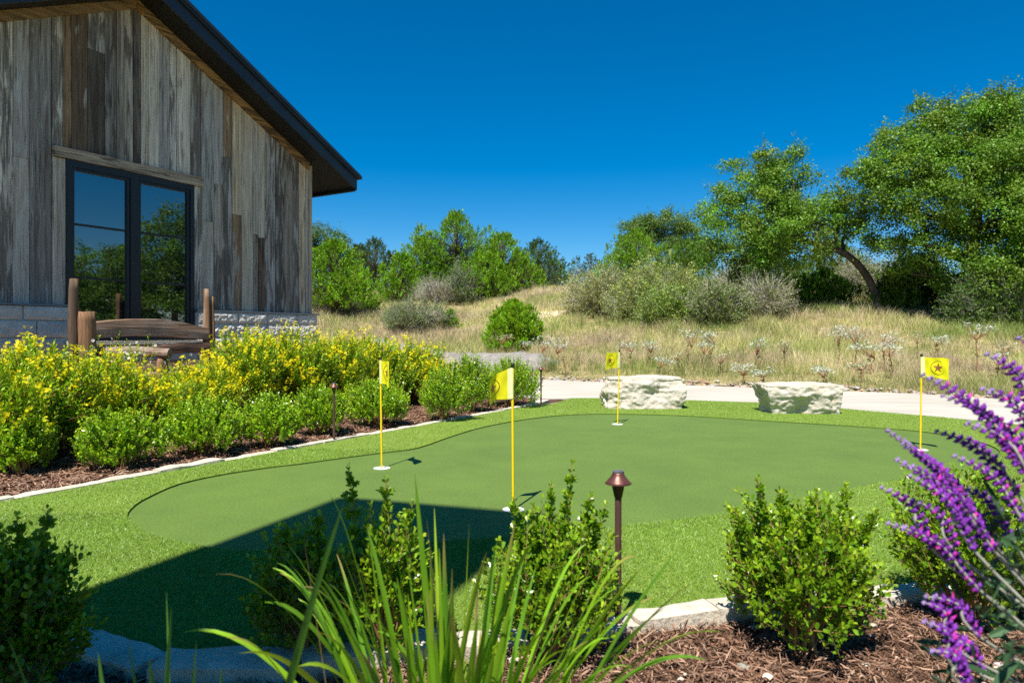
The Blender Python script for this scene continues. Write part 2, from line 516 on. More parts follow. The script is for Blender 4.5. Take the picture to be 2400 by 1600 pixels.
def green_mat():
    m, nt, out = newmat('putting_green_turf')
    tc = nd(nt, 'ShaderNodeTexCoord')
    a = noise(nt, tc.outputs['Object'], 1.6, 7, 0.7); b = noise(nt, tc.outputs['Object'], 75, 5, 0.8); c = noise(nt, tc.outputs['Object'], 240, 3, 0.8)
    r = ramp(nt, a.outputs[0], [(0.3, (0.080, 0.137, 0.019)), (0.7, (0.109, 0.177, 0.025))])
    f = ramp(nt, b.outputs[0], [(0.3, (0.62, 0.64, 0.58)), (0.5, (1, 1, 1)), (0.7, (1.4, 1.36, 1.3))])
    g = ramp(nt, c.outputs[0], [(0.3, (0.6, 0.62, 0.58)), (0.7, (1.4, 1.36, 1.3))])
    c1 = mix(nt, 1.0, r.outputs[0], f.outputs[0], 'MULTIPLY'); c2 = mix(nt, 1.0, c1, g.outputs[0], 'MULTIPLY')
    h = nd(nt, 'ShaderNodeMath', operation='ADD'); nt.links.new(b.outputs[0], h.inputs[0]); nt.links.new(c.outputs[0], h.inputs[1])
    p = princ(nt, out, c2, 0.75, 0.25, 0, bump(nt, h.outputs[0], 0.55, 0.004))
    p.inputs['Sheen Weight'].default_value = 0.15
    p.inputs['Sheen Roughness'].default_value = 0.5
    p.inputs['Sheen Tint'].default_value = (0.6, 0.8, 0.45, 1)
    return m
M_GREEN = green_mat()
M_TURFB = plain('turf_base', (0.15, 0.22, 0.035), 0.9, 0.1, 0, 0.3, 90, 0.5)

def mulch_mat():
    m, nt, out = newmat('mulch_base')
    tc = nd(nt, 'ShaderNodeTexCoord')
    a = noise(nt, tc.outputs['Object'], 45, 6, 0.7, 1.5); b = noise(nt, tc.outputs['Object'], 5, 4)
    r = ramp(nt, a.outputs[0], [(0.3, (0.04, 0.022, 0.014)), (0.55, (0.14, 0.08, 0.05)), (0.75, (0.26, 0.165, 0.11))])
    r2 = ramp(nt, b.outputs[0], [(0.3, (0.75, 0.72, 0.7)), (0.7, (1.1, 1.1, 1.1))])
    princ(nt, out, mix(nt, 1.0, r.outputs[0], r2.outputs[0], 'MULTIPLY'), 0.95, 0.1, 0, bump(nt, a.outputs[0], 0.9, 0.02))
    return m
M_MULCH = mulch_mat()

def ground_mat():
    m, nt, out = newmat('meadow_ground')
    tc = nd(nt, 'ShaderNodeTexCoord')
    a = noise(nt, tc.outputs['Object'], 0.35, 6, 0.6, 0.5); b = noise(nt, tc.outputs['Object'], 9, 6, 0.7); c = noise(nt, tc.outputs['Object'], 0.9, 5, 0.6)
    r = ramp(nt, a.outputs[0], [(0.3, (0.15, 0.15, 0.05)), (0.5, (0.36, 0.30, 0.15)), (0.7, (0.32, 0.26, 0.15))])
    g = ramp(nt, b.outputs[0], [(0.3, (0.55, 0.55, 0.5)), (0.65, (1.15, 1.12, 1.1))])
    c1 = mix(nt, 1.0, r.outputs[0], g.outputs[0], 'MULTIPLY')
    princ(nt, out, c1, 0.95, 0.1, 0, bump(nt, b.outputs[0], 0.8, 0.05))
    return m
M_GROUND = ground_mat()
M_GRAVEL = limestone('gravel_bank_mat', (0.17, 0.16, 0.15), (0.28, 0.26, 0.24), stain=(0.52, 0.44, 0.34), scale=9, bmp=1.0, stain_amt=0.4)
M_BARE = limestone('bare_soil', (0.50, 0.40, 0.27), (0.62, 0.52, 0.38), scale=5, bmp=1.0, stain_amt=0.3)

# ------------------------------------------------------------------ terrain
FARX = [-12, -5, -2.5, -0.5, 0.64, 1.69, 3.6, 5.51, 6.41, 7.2, 8.0, 9.0, 14]
FARY = [26, 21, 18, 15.6, 14.3, 13.5, 12.4, 11.24, 10.67, 9.62, 8.6, 7.2, 1.0]
NEARX = [-12, -5, -2.5, -0.8, 0.29, 1.25, 2.5, 3.44, 4.14, 4.8, 5.23, 6.2, 8]
NEARY = [22.5, 16.5, 13.2, 11.0, 10.05, 10.0, 9.68, 9.32, 8.56, 7.69, 6.98, 5.2, 1.0]
def far_y(x): return np.interp(x, FARX, FARY)
def hill(x, y):
    d = y - np.clip(far_y(x), 11.0, 17.0)
    d = np.maximum(d, 0)
    top = 21.5
    dd = np.minimum(d, top)
    z = np.where(dd < 4.5, 0.11 * dd, 0.495 + 0.17 * (dd - 4.5)) + 0.015 * np.maximum(d - top, 0) * np.exp(-np.maximum(d - top, 0) / 60)
    b = 0.16 * (vnoise(x * 0.35, y * 0.35, 3) - 0.5) + 0.06 * (vnoise(x * 1.3, y * 1.3, 5) - 0.5)
    return z + b * np.clip(d / 3.0, 0, 1)
def terrain(x, y):
    x = np.asarray(x, float); y = np.asarray(y, float)
    f = far_y(x)
    w = np.clip((y - f + 0.1) / 0.35, 0, 1)
    return hill(x, y) + (-0.075) * (1 - w) + 0.012 * w
def terr1(x, y): return float(terrain(np.array([x]), np.array([y]))[0])
def ground_hit(u, v, y0=9.0, y1=120.0):
    ys = np.arange(y0, y1, 0.05)
    xs = (u - CX) / FPX * ys
    zr = EYE - (v - HV) / FPX * ys
    ok = (terrain(xs, ys) >= zr) & (ys > far_y(xs))
    i = int(np.argmax(ok)) if ok.any() else len(ys) - 1
    return float(xs[i]), float(ys[i]), terr1(xs[i], ys[i])

def warp(a, b, n, c, k):
    t = np.linspace(-1, 1, n)
    w = np.sinh(t * k) / np.sinh(k)
    return np.where(w < 0, c + w * (c - a), c + w * (b - c))
gx = warp(-420, 420, 220, 3.0, 4.2)
gy = warp(-160, 600, 240, 17.0, 4.0)
XX, YY = np.meshgrid(gx, gy)
ZZ = terrain(XX, YY)
V = np.stack([XX, YY, ZZ], -1).reshape(-1, 3)
ny, nx = XX.shape
I = np.arange(ny * nx).reshape(ny, nx)
F = np.stack([I[:-1, :-1], I[:-1, 1:], I[1:, 1:], I[1:, :-1]], -1).reshape(-1, 4)
tag(mk('ground', V, F, M_GROUND, smooth=True), kind='structure')

def fill_sheet(name, outer, holes, zf, mat, subdiv=None):
    bm = bmesh.new()
    def loop(pts):
        vs = [bm.verts.new((p[0], p[1], 0)) for p in pts]
        return [bm.edges.new((vs[i], vs[(i + 1) % len(vs)])) for i in range(len(vs))]
    es = loop(outer)
    for h in holes: es += loop(h)
    bmesh.ops.triangle_fill(bm, edges=es, use_beauty=True, use_dissolve=False)
    bmesh.ops.recalc_face_normals(bm, faces=bm.faces)
    for f in bm.faces:
        if f.normal.z < 0: f.normal_flip()
    for v in bm.verts: v.co.z = zf(v.co.x, v.co.y)
    me = bpy.data.meshes.new(name)
    bm.to_mesh(me); bm.free()
    me.materials.append(mat)
    o = bpy.data.objects.new(name, me)
    COL.objects.link(o)
    return tag(o, kind='structure')

def circ(c, r, n=20):
    return [(c[0] + r * math.cos(2 * math.pi * k / n), c[1] + r * math.sin(2 * math.pi * k / n)) for k in range(n)]

# putting green outline (photo pixels turned into points of the level yard)
GPX = [(298, 1211), (316, 1187), (351, 1166), (421, 1136), (526, 1113), (640, 1096), (701, 1089), (800, 1075), (900, 1062), (980, 1051),
       (1061, 1023), (1133, 1002), (1224, 985), (1320, 974), (1440, 971), (1616, 976), (1791, 987), (1940, 996), (2060, 1004), (2147, 1011), (2200, 1018),
       (2262, 1029), (2320, 1045), (2345, 1064), (2325, 1084), (2265, 1100), (2189, 1113), (2017, 1143), (1844, 1184), (1703, 1207), (1500, 1232), (1389, 1245),
       (1255, 1259), (1144, 1265), (1044, 1273), (950, 1281), (850, 1289), (722, 1294), (631, 1294), (526, 1292), (421, 1274), (354, 1258), (315, 1236)]
GREEN = [tuple(p) for p in catmull([G(*p) for p in GPX], 3, True)]
CUPS = [G(895, 1097), G(1203, 1194), G(1447, 994), G(2157, 1054)]
CUP_R = 0.054
tag(fill_sheet('putting_green', GREEN, [circ(c, CUP_R) for c in CUPS], lambda x, y: 0.0, M_GREEN), kind='structure')

# edging lines
LEFT_EDGE = [H(s, -4.32, 0)[:2] for s in (1.4, 2.4, 4.5, 6.5, 8.05)]
LEFT_TIP = G(1296, 948)
FRONT_EDGE = [(-3.1, 3.2), (-2.5, 2.85), (-1.95, 2.45), (-1.51, 2.21), (-1.32, 2.12), (-1.18, 2.05), (-0.942, 1.935), (-0.749, 1.917), (-0.53, 1.97), (-0.312, 2.05), (-0.038, 2.08),
              (0.30, 2.19), (0.571, 2.286), (0.802, 2.338), (1.05, 2.395), (1.293, 2.455), (1.45, 2.494), (1.9, 2.62), (2.6, 2.9), (3.4, 3.3), (4.4, 4.0), (5.4, 4.6)]
NEAR = [(x, y) for x, y in zip(NEARX, NEARY)]
TURF = [p for p in FRONT_EDGE] + [(6.05, 5.4)] + [p for p in NEAR if p[0] <= 5.3 and p[0] >= 0.8][::-1] + [(0.86, 9.99)] + [LEFT_TIP] + LEFT_EDGE[::-1]
fringe = fill_sheet('turf_fringe', TURF, [GREEN], lambda x, y: 0.010, M_TURFB)
gl = np.array(GREEN); m = len(gl)
V = np.concatenate([np.c_[gl, np.full(m, .0101)], np.c_[gl, np.full(m, -.002)]])
mk('cut_edge', V, [[i, (i + 1) % m, m + (i + 1) % m, m + i] for i in range(m)], plain('turf_backing', (.07, .115, .02), .9, .1), fringe)

# driveway slab
dn = catmull([(x, y) for x, y in zip(NEARX, NEARY)], 4); df = catmull([(x, y) for x, y in zip(FARX, FARY)], 4)
m = min(len(dn), len(df)); dn, df = dn[:m], df[:m]
V = np.concatenate([np.c_[dn, np.full(m, 0.004)], np.c_[df, np.full(m, 0.012)], np.c_[dn, np.full(m, -0.12)], np.c_[df, np.full(m, -0.12)]])
F = [[i, i + 1, m + i + 1, m + i] for i in range(m - 1)] + [[2 * m + i, 2 * m + i + 1, i + 1, i] for i in range(m - 1)] + [[m + i, m + i + 1, 3 * m + i + 1, 3 * m + i] for i in range(m - 1)]
V = V[:, :]
tag(mk('driveway', V, F, M_CONC), kind='structure')

# mulch beds
def bed_z(x, y):
    n = HN[0] * x + HN[1] * y
    t = np.clip((-4.4 - n) / 2.8, 0, 1)
    return -0.012 + 0.13 * t * t * (3 - 2 * t)
BED_N = []
s0, s1 = 0.5, 9.2
gs = np.linspace(s0, s1, 120); gn = np.linspace(-8.4, -4.34, 60)
SS, NN = np.meshgrid(gs, gn)
BX = HD[0] * SS + HN[0] * NN; BY = HD[1] * SS + HN[1] * NN
keep_lim = np.interp(BX, NEARX, NEARY) - 0.12
BY2 = np.minimum(BY, keep_lim)
BZ = bed_z(BX, BY) + 0.03 * (vnoise(BX * 7, BY * 7, 9) - 0.5) * np.clip((-4.36 - NN) / 0.2, 0, 1)
V = np.stack([BX, BY2, BZ], -1).reshape(-1, 3)
ny, nx = SS.shape; I = np.arange(ny * nx).reshape(ny, nx)
F = np.stack([I[:-1, :-1], I[1:, :-1], I[1:, 1:], I[:-1, 1:]], -1).reshape(-1, 4)
tag(mk('mulch_bed', V, F, M_MULCH, smooth=True), kind='structure')
def fbed_z(x, y):
    return -0.012 + 0.03 * (vnoise(np.asarray(x) * 6, np.asarray(y) * 6, 12) - 0.5)
fx = np.array([p[0] for p in FRONT_EDGE]); fy = np.array([p[1] for p in FRONT_EDGE])
gx = np.linspace(-3.1, 5.4, 160); gt = np.linspace(0, 1, 60)
FX, FT = np.meshgrid(gx, gt)
yt = np.interp(FX, fx, fy)
FY = -1.2 + (yt - 0.03 + 1.2) * FT
V = np.stack([FX, FY, fbed_z(FX, FY)], -1).reshape(-1, 3)
ny, nx = FX.shape; I = np.arange(ny * nx).reshape(ny, nx)
F = np.stack([I[:-1, :-1], I[:-1, 1:], I[1:, 1:], I[1:, :-1]], -1).reshape(-1, 4)
tag(mk('mulch_bed', V, F, M_MULCH, smooth=True), kind='structure')

# ------------------------------------------------------------------ the barn house
HZ0 = 0.0
S_R, S_C, S_L = 7.45, 4.71, 1.97
Z_RIDGE, SLOPE = 4.92, 0.507
def zr(s): return Z_RIDGE - SLOPE * abs(s - S_C)
HORG = H(S_C, -8.0, 0.0)
house = thing('barn_house', 'gabled house end clad in weathered barn boards over limestone blocks, dark roof', 'house', HORG)
def hpart(name, VF, mat, parent=None, smooth=False):
    V, F = VF
    return mk(name, V, F, mat, parent or house, smooth=smooth, org=HORG)
def hbox(s0, s1, n0, n1, z0, z1):
    V = np.array([H(s, n, z) for z in (z0, z1) for s, n in ((s0, n0), (s1, n0), (s1, n1), (s0, n1))])
    return V, [[0, 1, 2, 3], [4, 7, 6, 5], [0, 4, 5, 1], [1, 5, 6, 2], [2, 6, 7, 3], [3, 7, 4, 0]]
W_S0, W_S1, W_Z0, W_Z1 = 3.93, 5.466, 0.87, 2.85
LEDGE = 1.235
# core walls
hpart('wall', prism([(S_L + .02, -.2), (S_R - .02, -.2), (S_R - .02, zr(S_R) - .03), (S_C, Z_RIDGE - .03), (S_L + .02, zr(S_L) - .03)], -15.5, -8.035, H3), M_SOFFIT)
hpart('mortar_bed', prism([(S_L - .03, -.2), (W_S0 - .012, -.2), (W_S0 - .012, LEDGE - .012), (S_L - .03, LEDGE - .012)], -8.03, -7.915, H3), M_MORTAR)
hpart('mortar_bed', prism([(W_S1 + .012, -.2), (S_R + .04, -.2), (S_R + .04, LEDGE - .012), (W_S1 + .012, LEDGE - .012)], -8.03, -7.915, H3), M_MORTAR)
hpart('mortar_bed', prism([(W_S0 - .01, -.2), (W_S1 + .01, -.2), (W_S1 + .01, 0.82), (W_S0 - .01, 0.82)], -8.03, -7.92, H3), M_MORTAR)
# barn boards, each one a piece
TR_V = 0.115
cuts = []
s = S_L + 0.004
marks = [3.80, 5.58, S_R - 0.055]
while s < marks[-1] - 0.02:
    w = random.choice([.09, .11, .13, .14, .15, .155, .17, .19])
    nxt = s + w
    for mk_ in marks:
        if s < mk_ - 1e-6 and nxt > mk_ - 0.09: nxt = mk_; break
    cuts.append((s, nxt)); s = nxt
def board(s0, s1, z0, z1fun, n):
    pts = [(s0, z0), (s1, z0), (s1, z1fun(s1))]
    if s0 < S_C < s1: pts.append((S_C, z1fun(S_C)))
    pts.append((s0, z1fun(s0)))
    return prism(pts, n - 0.022, n, H3)
for s0, s1 in cuts:
    over = s0 >= 3.80 - 1e-6 and s1 <= 5.58 + 1e-6
    zb = 2.972 if over else LEDGE + 0.027
    ztop = lambda q: zr(q) - TR_V + 0.004
    zmax = min(ztop(s0), ztop(s1))
    z = zb
    g = random.uniform(0.002, 0.0045)
    while True:
        L = random.uniform(1.0, 3.4)
        top = z + L
        n = -8.0 + random.uniform(-0.002, 0.008)
        if top > zmax - 0.35:
            hpart('siding_board', board(s0 + g, s1 - g, z, ztop, n), M_BOARD); break
        hpart('siding_board', board(s0 + g, s1 - g, z, lambda q, t=top: t - 0.003, n), M_BOARD)
        z = top
# trim around the window, corner board, rake trim
hpart('window_side_trim', hbox(3.803, W_S0 - .004, -8.02, -7.975, LEDGE + .027, 2.845), M_BOARD)
hpart('window_side_trim', hbox(W_S1 + .004, 5.577, -8.02, -7.975, LEDGE + .027, 2.845), M_BOARD)
def beam(s0, s1, za, zb, n0, n1, amp, seed, nseg=28):
    """rough-sawn beam along the wall with a wavering outline"""
    V, F = [], []
    for i in range(nseg + 1):
        q = s0 + (s1 - s0) * i / nseg
        a1 = amp * (mnoise.noise((q * 3.1, seed, 0)) + .5 * mnoise.noise((q * 9, seed, 4)))
        a2 = amp * (mnoise.noise((q * 3.1, seed, 9)) + .5 * mnoise.noise((q * 9, seed, 14)))
        a3 = amp * .6 * mnoise.noise((q * 4, seed, 20))
        for (n, z) in ((n0, za(q) + a1), (n1 + a3, za(q) + a1), (n1 + a3, zb(q) + a2), (n0, zb(q) + a2)):
            V.append(H(q, n, z))
    for i in range(nseg):
        for j in range(4):
            k = (j + 1) % 4
            F.append([4 * i + j, 4 * i + k, 4 * i + 4 + k, 4 * i + 4 + j])
    F += [[3, 2, 1, 0], [4 * nseg + j for j in range(4)]]
    return np.array(V), F
hpart('lintel', beam(3.805, 5.575, lambda q: 2.852, lambda q: 2.967, -8.02, -7.945, 0.009, 3.3), M_LINTEL)
hpart('corner_board', hbox(S_R - .052, S_R + .002, -8.06, -7.97, LEDGE + .027, zr(S_R) - .012), M_CORNER)
hpart('corner_board', hbox(S_R - .108, S_R - .056, -8.03, -7.985, LEDGE + .027, zr(S_R - .08) - TR_V), M_BOARD)
hpart('rake_trim', beam(S_C + .003, S_R - .056, lambda q: zr(q) - TR_V, lambda q: zr(q) - .003, -8.03, -7.955, .002, 6.1), M_TRIM)
hpart('rake_trim', beam(S_L, S_C - .003, lambda q: zr(q) - TR_V, lambda q: zr(q) - .003, -8.03, -7.955, .002, 7.7), M_TRIM)
# roof
OV, EA = -7.6, 0.59
E_R, E_L = S_R + EA, S_L - EA
roof = hpart('roof', prism([(E_L + .03, zr(E_L + .03)), (S_C, Z_RIDGE), (E_R - .03, zr(E_R - .03)), (E_R - .03, zr(E_R - .03) + .19), (S_C, Z_RIDGE + .19), (E_L + .03, zr(E_L + .03) + .19)], -16.2, OV - .03, H3), M_SOFFIT)
for a, b in ((S_C, E_R), (E_L, S_C)):
    hpart('rake_fascia', prism([(a, zr(a) - .012), (b, zr(b) - .012), (b, zr(b) + .175), (a, zr(a) + .175)], OV - .03, OV, H3), M_METAL, roof)
    hpart('drip_edge', prism([(a, zr(a) + .16), (b, zr(b) + .16), (b, zr(b) + .235), (a, zr(a) + .235)], OV + .003, OV + .035, H3), M_METAL, roof)
    c, d = (a, b + .06) if b > S_C else (a - .06, b)
    hpart('metal_roofing', prism([(c, zr(c) + .195), (d, zr(d) + .195), (d, zr(d) + .245), (c, zr(c) + .245)], -16.25, OV + .05, H3), M_METAL, roof)
    for k in range(12):
        nn = OV - .1 - k * .45
        hpart('roof_seam', prism([(c, zr(c) + .246), (d, zr(d) + .246), (d, zr(d) + .275), (c, zr(c) + .275)], nn - .012, nn + .012, H3), M_METAL, roof)
    e0, e1 = (E_R - .028, E_R) if b > S_C else (E_L, E_L + .028)
    hpart('eave_fascia', prism([(e0, zr(e0) - .03), (e1, zr(e1) - .03), (e1, zr(e1) + .165), (e0, zr(e0) + .165)], -16.2, OV - .033, H3), M_METAL, roof)
# window
win = hpart('window', join([hbox(W_S0, W_S1, -8.03, -7.965, W_Z0, W_Z0 + .075), hbox(W_S0, W_S1, -8.03, -7.965, W_Z1 - .075, W_Z1),
                            hbox(W_S0, W_S0 + .055, -8.03, -7.965, W_Z0 + .076, W_Z1 - .076), hbox(W_S1 - .055, W_S1, -8.03, -7.965, W_Z0 + .076, W_Z1 - .076),
                            hbox(4.64, 4.735, -8.03, -7.965, W_Z0 + .076, W_Z1 - .076)]), M_WFRAME)
for a, b in ((W_S0 + .056, 4.639), (4.736, W_S1 - .056)):
    za, zb = W_Z0 + .077, W_Z1 - .077
    hpart('sash', join([hbox(a, a + .035, -8.03, -7.98, za, zb), hbox(b - .035, b, -8.03, -7.98, za, zb),
                        hbox(a + .036, b - .036, -8.03, -7.98, za, za + .03), hbox(a + .036, b - .036, -8.03, -7.98, zb - .03, zb)]), M_WFRAME, win)
    rows = [za + .03 + (zb - za - .06) * k / 3 for k in range(4)]
    for k in (1, 2):
        hpart('muntin', hbox(a + .036, b - .036, -8.02, -7.985, rows[k] - .011, rows[k] + .011), M_WFRAME, win)
    for k in range(3):
        hpart('pane', hbox(a + .034, b - .034, -8.016, -8.006, rows[k] + (.009 if k else 0), rows[k + 1] - (.009 if k < 2 else 0)), M_GLASS, win)
hpart('window_sill', hbox(W_S0 - .05, W_S1 + .05, -8.0, -7.82, .822, .866), M_EDGE)
# limestone blocks, split faces
def split_block(s0, s1, z0, z1, depth, seed, rough, nx=None):
    nxx = nx or max(8, int((s1 - s0) / .024)); nz = 8
    V, F = [], []
    for j in range(nz + 1):
        for i in range(nxx + 1):
            u, w = i / nxx, j / nz
            e = min(1, min(u, 1 - u) * (s1 - s0) / .035) * min(1, min(w, 1 - w) * (z1 - z0) / .035)
            q, z = s0 + (s1 - s0) * u, z0 + (z1 - z0) * w
            d = e * (0.012 + rough * (.6 * mnoise.noise((q * 9 + seed, z * 9, seed)) + .7 * mnoise.noise((q * 22, z * 22, seed)) + .6 * mnoise.noise((q * 48, z * 48, seed))))
            V.append(H(q, -7.905 + depth + d, z))
    n1 = len(V)
    for i in range(nxx):
        for j in range(nz):
            a = j * (nxx + 1) + i
            F.append([a, a + 1, a + nxx + 2, a + nxx + 1])
    V += [H(s0, -7.95, z0), H(s1, -7.95, z0), H(s1, -7.95, z1), H(s0, -7.95, z1)]
    c = nxx + 1
    F.append([n1 + 1, n1] + [i for i in range(nxx + 1)][0:] if False else [n1, n1 + 1] + [i for i in range(nxx, -1, -1)])
    F.append([n1 + 2, n1 + 3] + [nz * c + i for i in range(nxx + 1)])
    F.append([n1 + 3, n1] + [j * c for j in range(nz + 1)])
    F.append([n1 + 1, n1 + 2] + [j * c + nxx for j in range(nz, -1, -1)])
    return np.array(V), F
courses = [(1.088, LEDGE - .006, .004), (.906, 1.076, .012), (.75, .894, .01), (.56, .738, .014), (.36, .548, .012), (.14, .348, .012), (-.1, .128, .01)]
bs = 0
for z0, z1, rg in courses:
    for a, b in ((S_L - .03, W_S0 - .012), (W_S1 + .012, S_R + .045)):
        q = a
        while q < b - 1e-4:
            w = random.uniform(.34, .75) if z0 < 1.08 else random.uniform(.4, .62)
            e = q + w
            if e > b - .2: e = b
            bs += 1
            hpart('limestone_block', split_block(q + .006, e - .006, z0, z1, random.uniform(.0, .012), bs * 3.7, rg + (.005 if a > 5 else .002)), M_STONE, smooth=False)
            q = e
    if z1 < .83:
        q = W_S0 - .01
        while q < W_S1:
            e = min(W_S1 + .01, q + random.uniform(.4, .7))
            if e > W_S1 - .2: e = W_S1 + .01
            bs += 1
            hpart('limestone_block', split_block(q + .006, e - .006, z0, min(z1, .815), .0, bs * 3.7, rg), M_STONE)
            q = e + 1e-6
for a, b in ((S_L - .06, W_S0 + .0), (W_S1 + .0, S_R + .085)):
    hpart('ledge_flashing', hbox(a, b, -7.99, -7.882, LEDGE, LEDGE + .022), M_FLASH)

# chimney-like stone block, unseen, added to cast the shadow over the green
CH = []
def back(p, z):
    k = z / math.tan(SUN_EL)
    return (p[0] - math.sin(SUN_AZ) * k, p[1] - math.cos(SUN_AZ) * k)
p2, p2b, p3 = (-0.985, 3.90), (-0.80, 3.86), (0.235, 3.525)  # corners of the wanted shadow; the block's outline is traced back from them
caster = thing('shadow_caster', 'tall unseen stone block beside the camera, added to cast the shadow over the green', 'shadow caster', (*back(p2b, 7.0), 0))
zt = 7.0
a2, a2b, a3 = (np.array(back(p, zt)) for p in (p2, p2b, p3))
a4 = a3 + np.array([-0.25, -0.62])
poly = [a2, a2b, a3, a4, a2 + np.array([-0.1, -0.75])]
nlay = 22
for k in range(nlay):
    zc0, zc1 = zt * k / nlay - (0.1 if k == 0 else 0), zt * (k + 1) / nlay - 0.012
    sc = 1.0 if k >= nlay - 1 else 0.992
    cc = sum(poly) / 5
    pl = [tuple(cc + (q - cc) * sc) for q in poly]
    VF = prism(pl, zc0, zc1, lambda p, q, t: (p, q, t))
    mk('caster_course', *VF, M_STONE, caster, org=tuple(caster.location))
VF = prism([tuple(sum(poly) / 5 + (q - sum(poly) / 5) * .97) for q in poly], -.1, zt - .02, lambda p, q, t: (p, q, t))
mk('caster_core', *VF, M_MORTAR, caster, org=tuple(caster.location))

# ------------------------------------------------------------------ rustic bench
BORG = H(4.33, -6.85, 0.1)
bench = thing('rustic_bench', 'rustic bench of split logs and rough planks before the window', 'bench', BORG)
def bpart(name, VF, mat, smooth=False):
    return mk(name, VF[0], VF[1], mat, bench, smooth=smooth, org=BORG)
def slab(top, bot, n0, n1, seed, nseg=30, amp=.006):
    """plank with wavering edges; top/bot are lists of (s, z)"""
    ts, tz = zip(*top); b_s, bz = zip(*bot)
    V, F = [], []
    for i in range(nseg + 1):
        q = ts[0] + (ts[-1] - ts[0]) * i / nseg
        zt_ = np.interp(q, ts, tz) + amp * mnoise.noise((q * 7, seed, 1)); zb_ = np.interp(q, b_s, bz) + amp * 1.6 * mnoise.noise((q * 8, seed, 5))
        w = .012 * mnoise.noise((q * 3, seed, 11))
        zm = (zt_ + zb_) / 2
        for n, z in ((n0 + w, zb_), (n1 + w, zb_ + .006), (n1 + w + .006, zm), (n1 + w, zt_ - .008), (n0 + w, zt_)):
            V.append(H(q, n, z))
    for i in range(nseg):
        for j in range(5):
            k = (j + 1) % 5
            F.append([5 * i + j, 5 * i + 5 + j, 5 * i + 5 + k, 5 * i + k])
    F += [[0, 1, 2, 3, 4], [5 * nseg + j for j in (4, 3, 2, 1, 0)]]
    return np.array(V), F
bpart('back_rail', slab([(3.62, 1.045), (3.8, 1.07), (4.1, 1.098), (4.4, 1.105), (4.7, 1.075), (5.02, 1.015)], [(3.62, .885), (3.85, .90), (4.1, .918), (4.35, .915), (4.7, .895), (5.02, .872)], -7.10, -7.045, 2.1), M_BENCHH)
bpart('back_rail', slab([(3.66, .80), (3.9, .79), (4.2, .80), (4.5, .835), (5.03, .85)], [(3.66, .70), (4.2, .715), (5.03, .735)], -7.10, -7.04, 5.3, amp=.012), M_BENCHH)
bpart('back_rail', slab([(3.66, .64), (4.2, .665), (5.03, .65)], [(3.66, .44), (4.3, .45), (5.03, .45)], -7.10, -7.045, 8.3, amp=.01), M_BENCHH)
def rough_post(s, n, z0, z1, r0, r1, seed, lean=(0, 0), sides=14, nr=14, sq=0.85):
    V, F = [], []
    for i in range(nr + 1):
        t = i / nr
        z = z0 + (z1 - z0) * t
        r = r0 + (r1 - r0) * t
        if i == nr: r *= .86
        for j in range(sides):
            a = 2 * math.pi * j / sides
            k = 1 + .24 * mnoise.noise((math.cos(a) * 1.3 + seed, math.sin(a) * 1.3, z * 2.6)) + .12 * mnoise.noise((math.cos(a) * 4, math.sin(a) * 4 + seed, z * 4))
            V.append(H(s + lean[0] * t + r * k * math.cos(a), n + lean[1] * t + r * k * sq * math.sin(a), z + (.012 * mnoise.noise((a, seed, 3)) if i == nr else 0)))
    for i in range(nr):
        for j in range(sides):
            k = (j + 1) % sides
            F.append([i * sides + j, (i + 1) * sides + j, (i + 1) * sides + k, i * sides + k])
    F += [[nr * sides + j for j in range(sides)][::-1], list(range(sides))]
    return np.array(V), F
bpart('back_post', rough_post(3.58, -7.12, .06, 1.48, .062, .046, 1.7), M_BENCHV, True)
bpart('back_post', join([rough_post(5.05, -7.11, .06, 1.465, .066, .036, 4.2, (-.02, 0)), rough_post(5.10, -7.10, .06, 1.38, .055, .022, 9.1, (0, 0))]), M_BENCHV, True)
bpart('front_post', rough_post(3.60, -6.92, .06, 1.155, .078, .074, 7.4), M_BENCHV, True)
bpart('front_post', rough_post(4.05, -6.42, .06, .70, .055, .05, 3.4), M_BENCHV, True)
bpart('front_post', rough_post(5.16, -6.45, .06, .70, .05, .045, 6.4), M_BENCHV, True)
def log(p, q, r0, r1, seed, sides=10):
    V, F = tube(catmull([p, (np.array(p) + np.array(q)) / 2 + np.array([0, 0, .015]), q], 5), np.linspace(r0, r1, 11), sides)
    V = V + np.array([[.006 * mnoise.noise((v[0] * 9, v[1] * 9, v[2] * 9 + seed)) for _ in range(3)] for v in V])
    return V, F
bpart('armrest', log(H(3.72, -7.02, .765), H(4.08, -6.34, .745), .045, .05, 2), M_BENCHH)
bpart('armrest', log(H(5.12, -7.02, .76), H(5.19, -6.35, .745), .04, .045, 5), M_BENCHH)
for k, (n0, n1) in enumerate(((-7.03, -6.84), (-6.83, -6.64), (-6.63, -6.42))):
    bpart('seat_plank', hbox(3.7, 5.12, n0, n1, .49 - .004 * k, .535 + .003 * k), M_BENCHH)

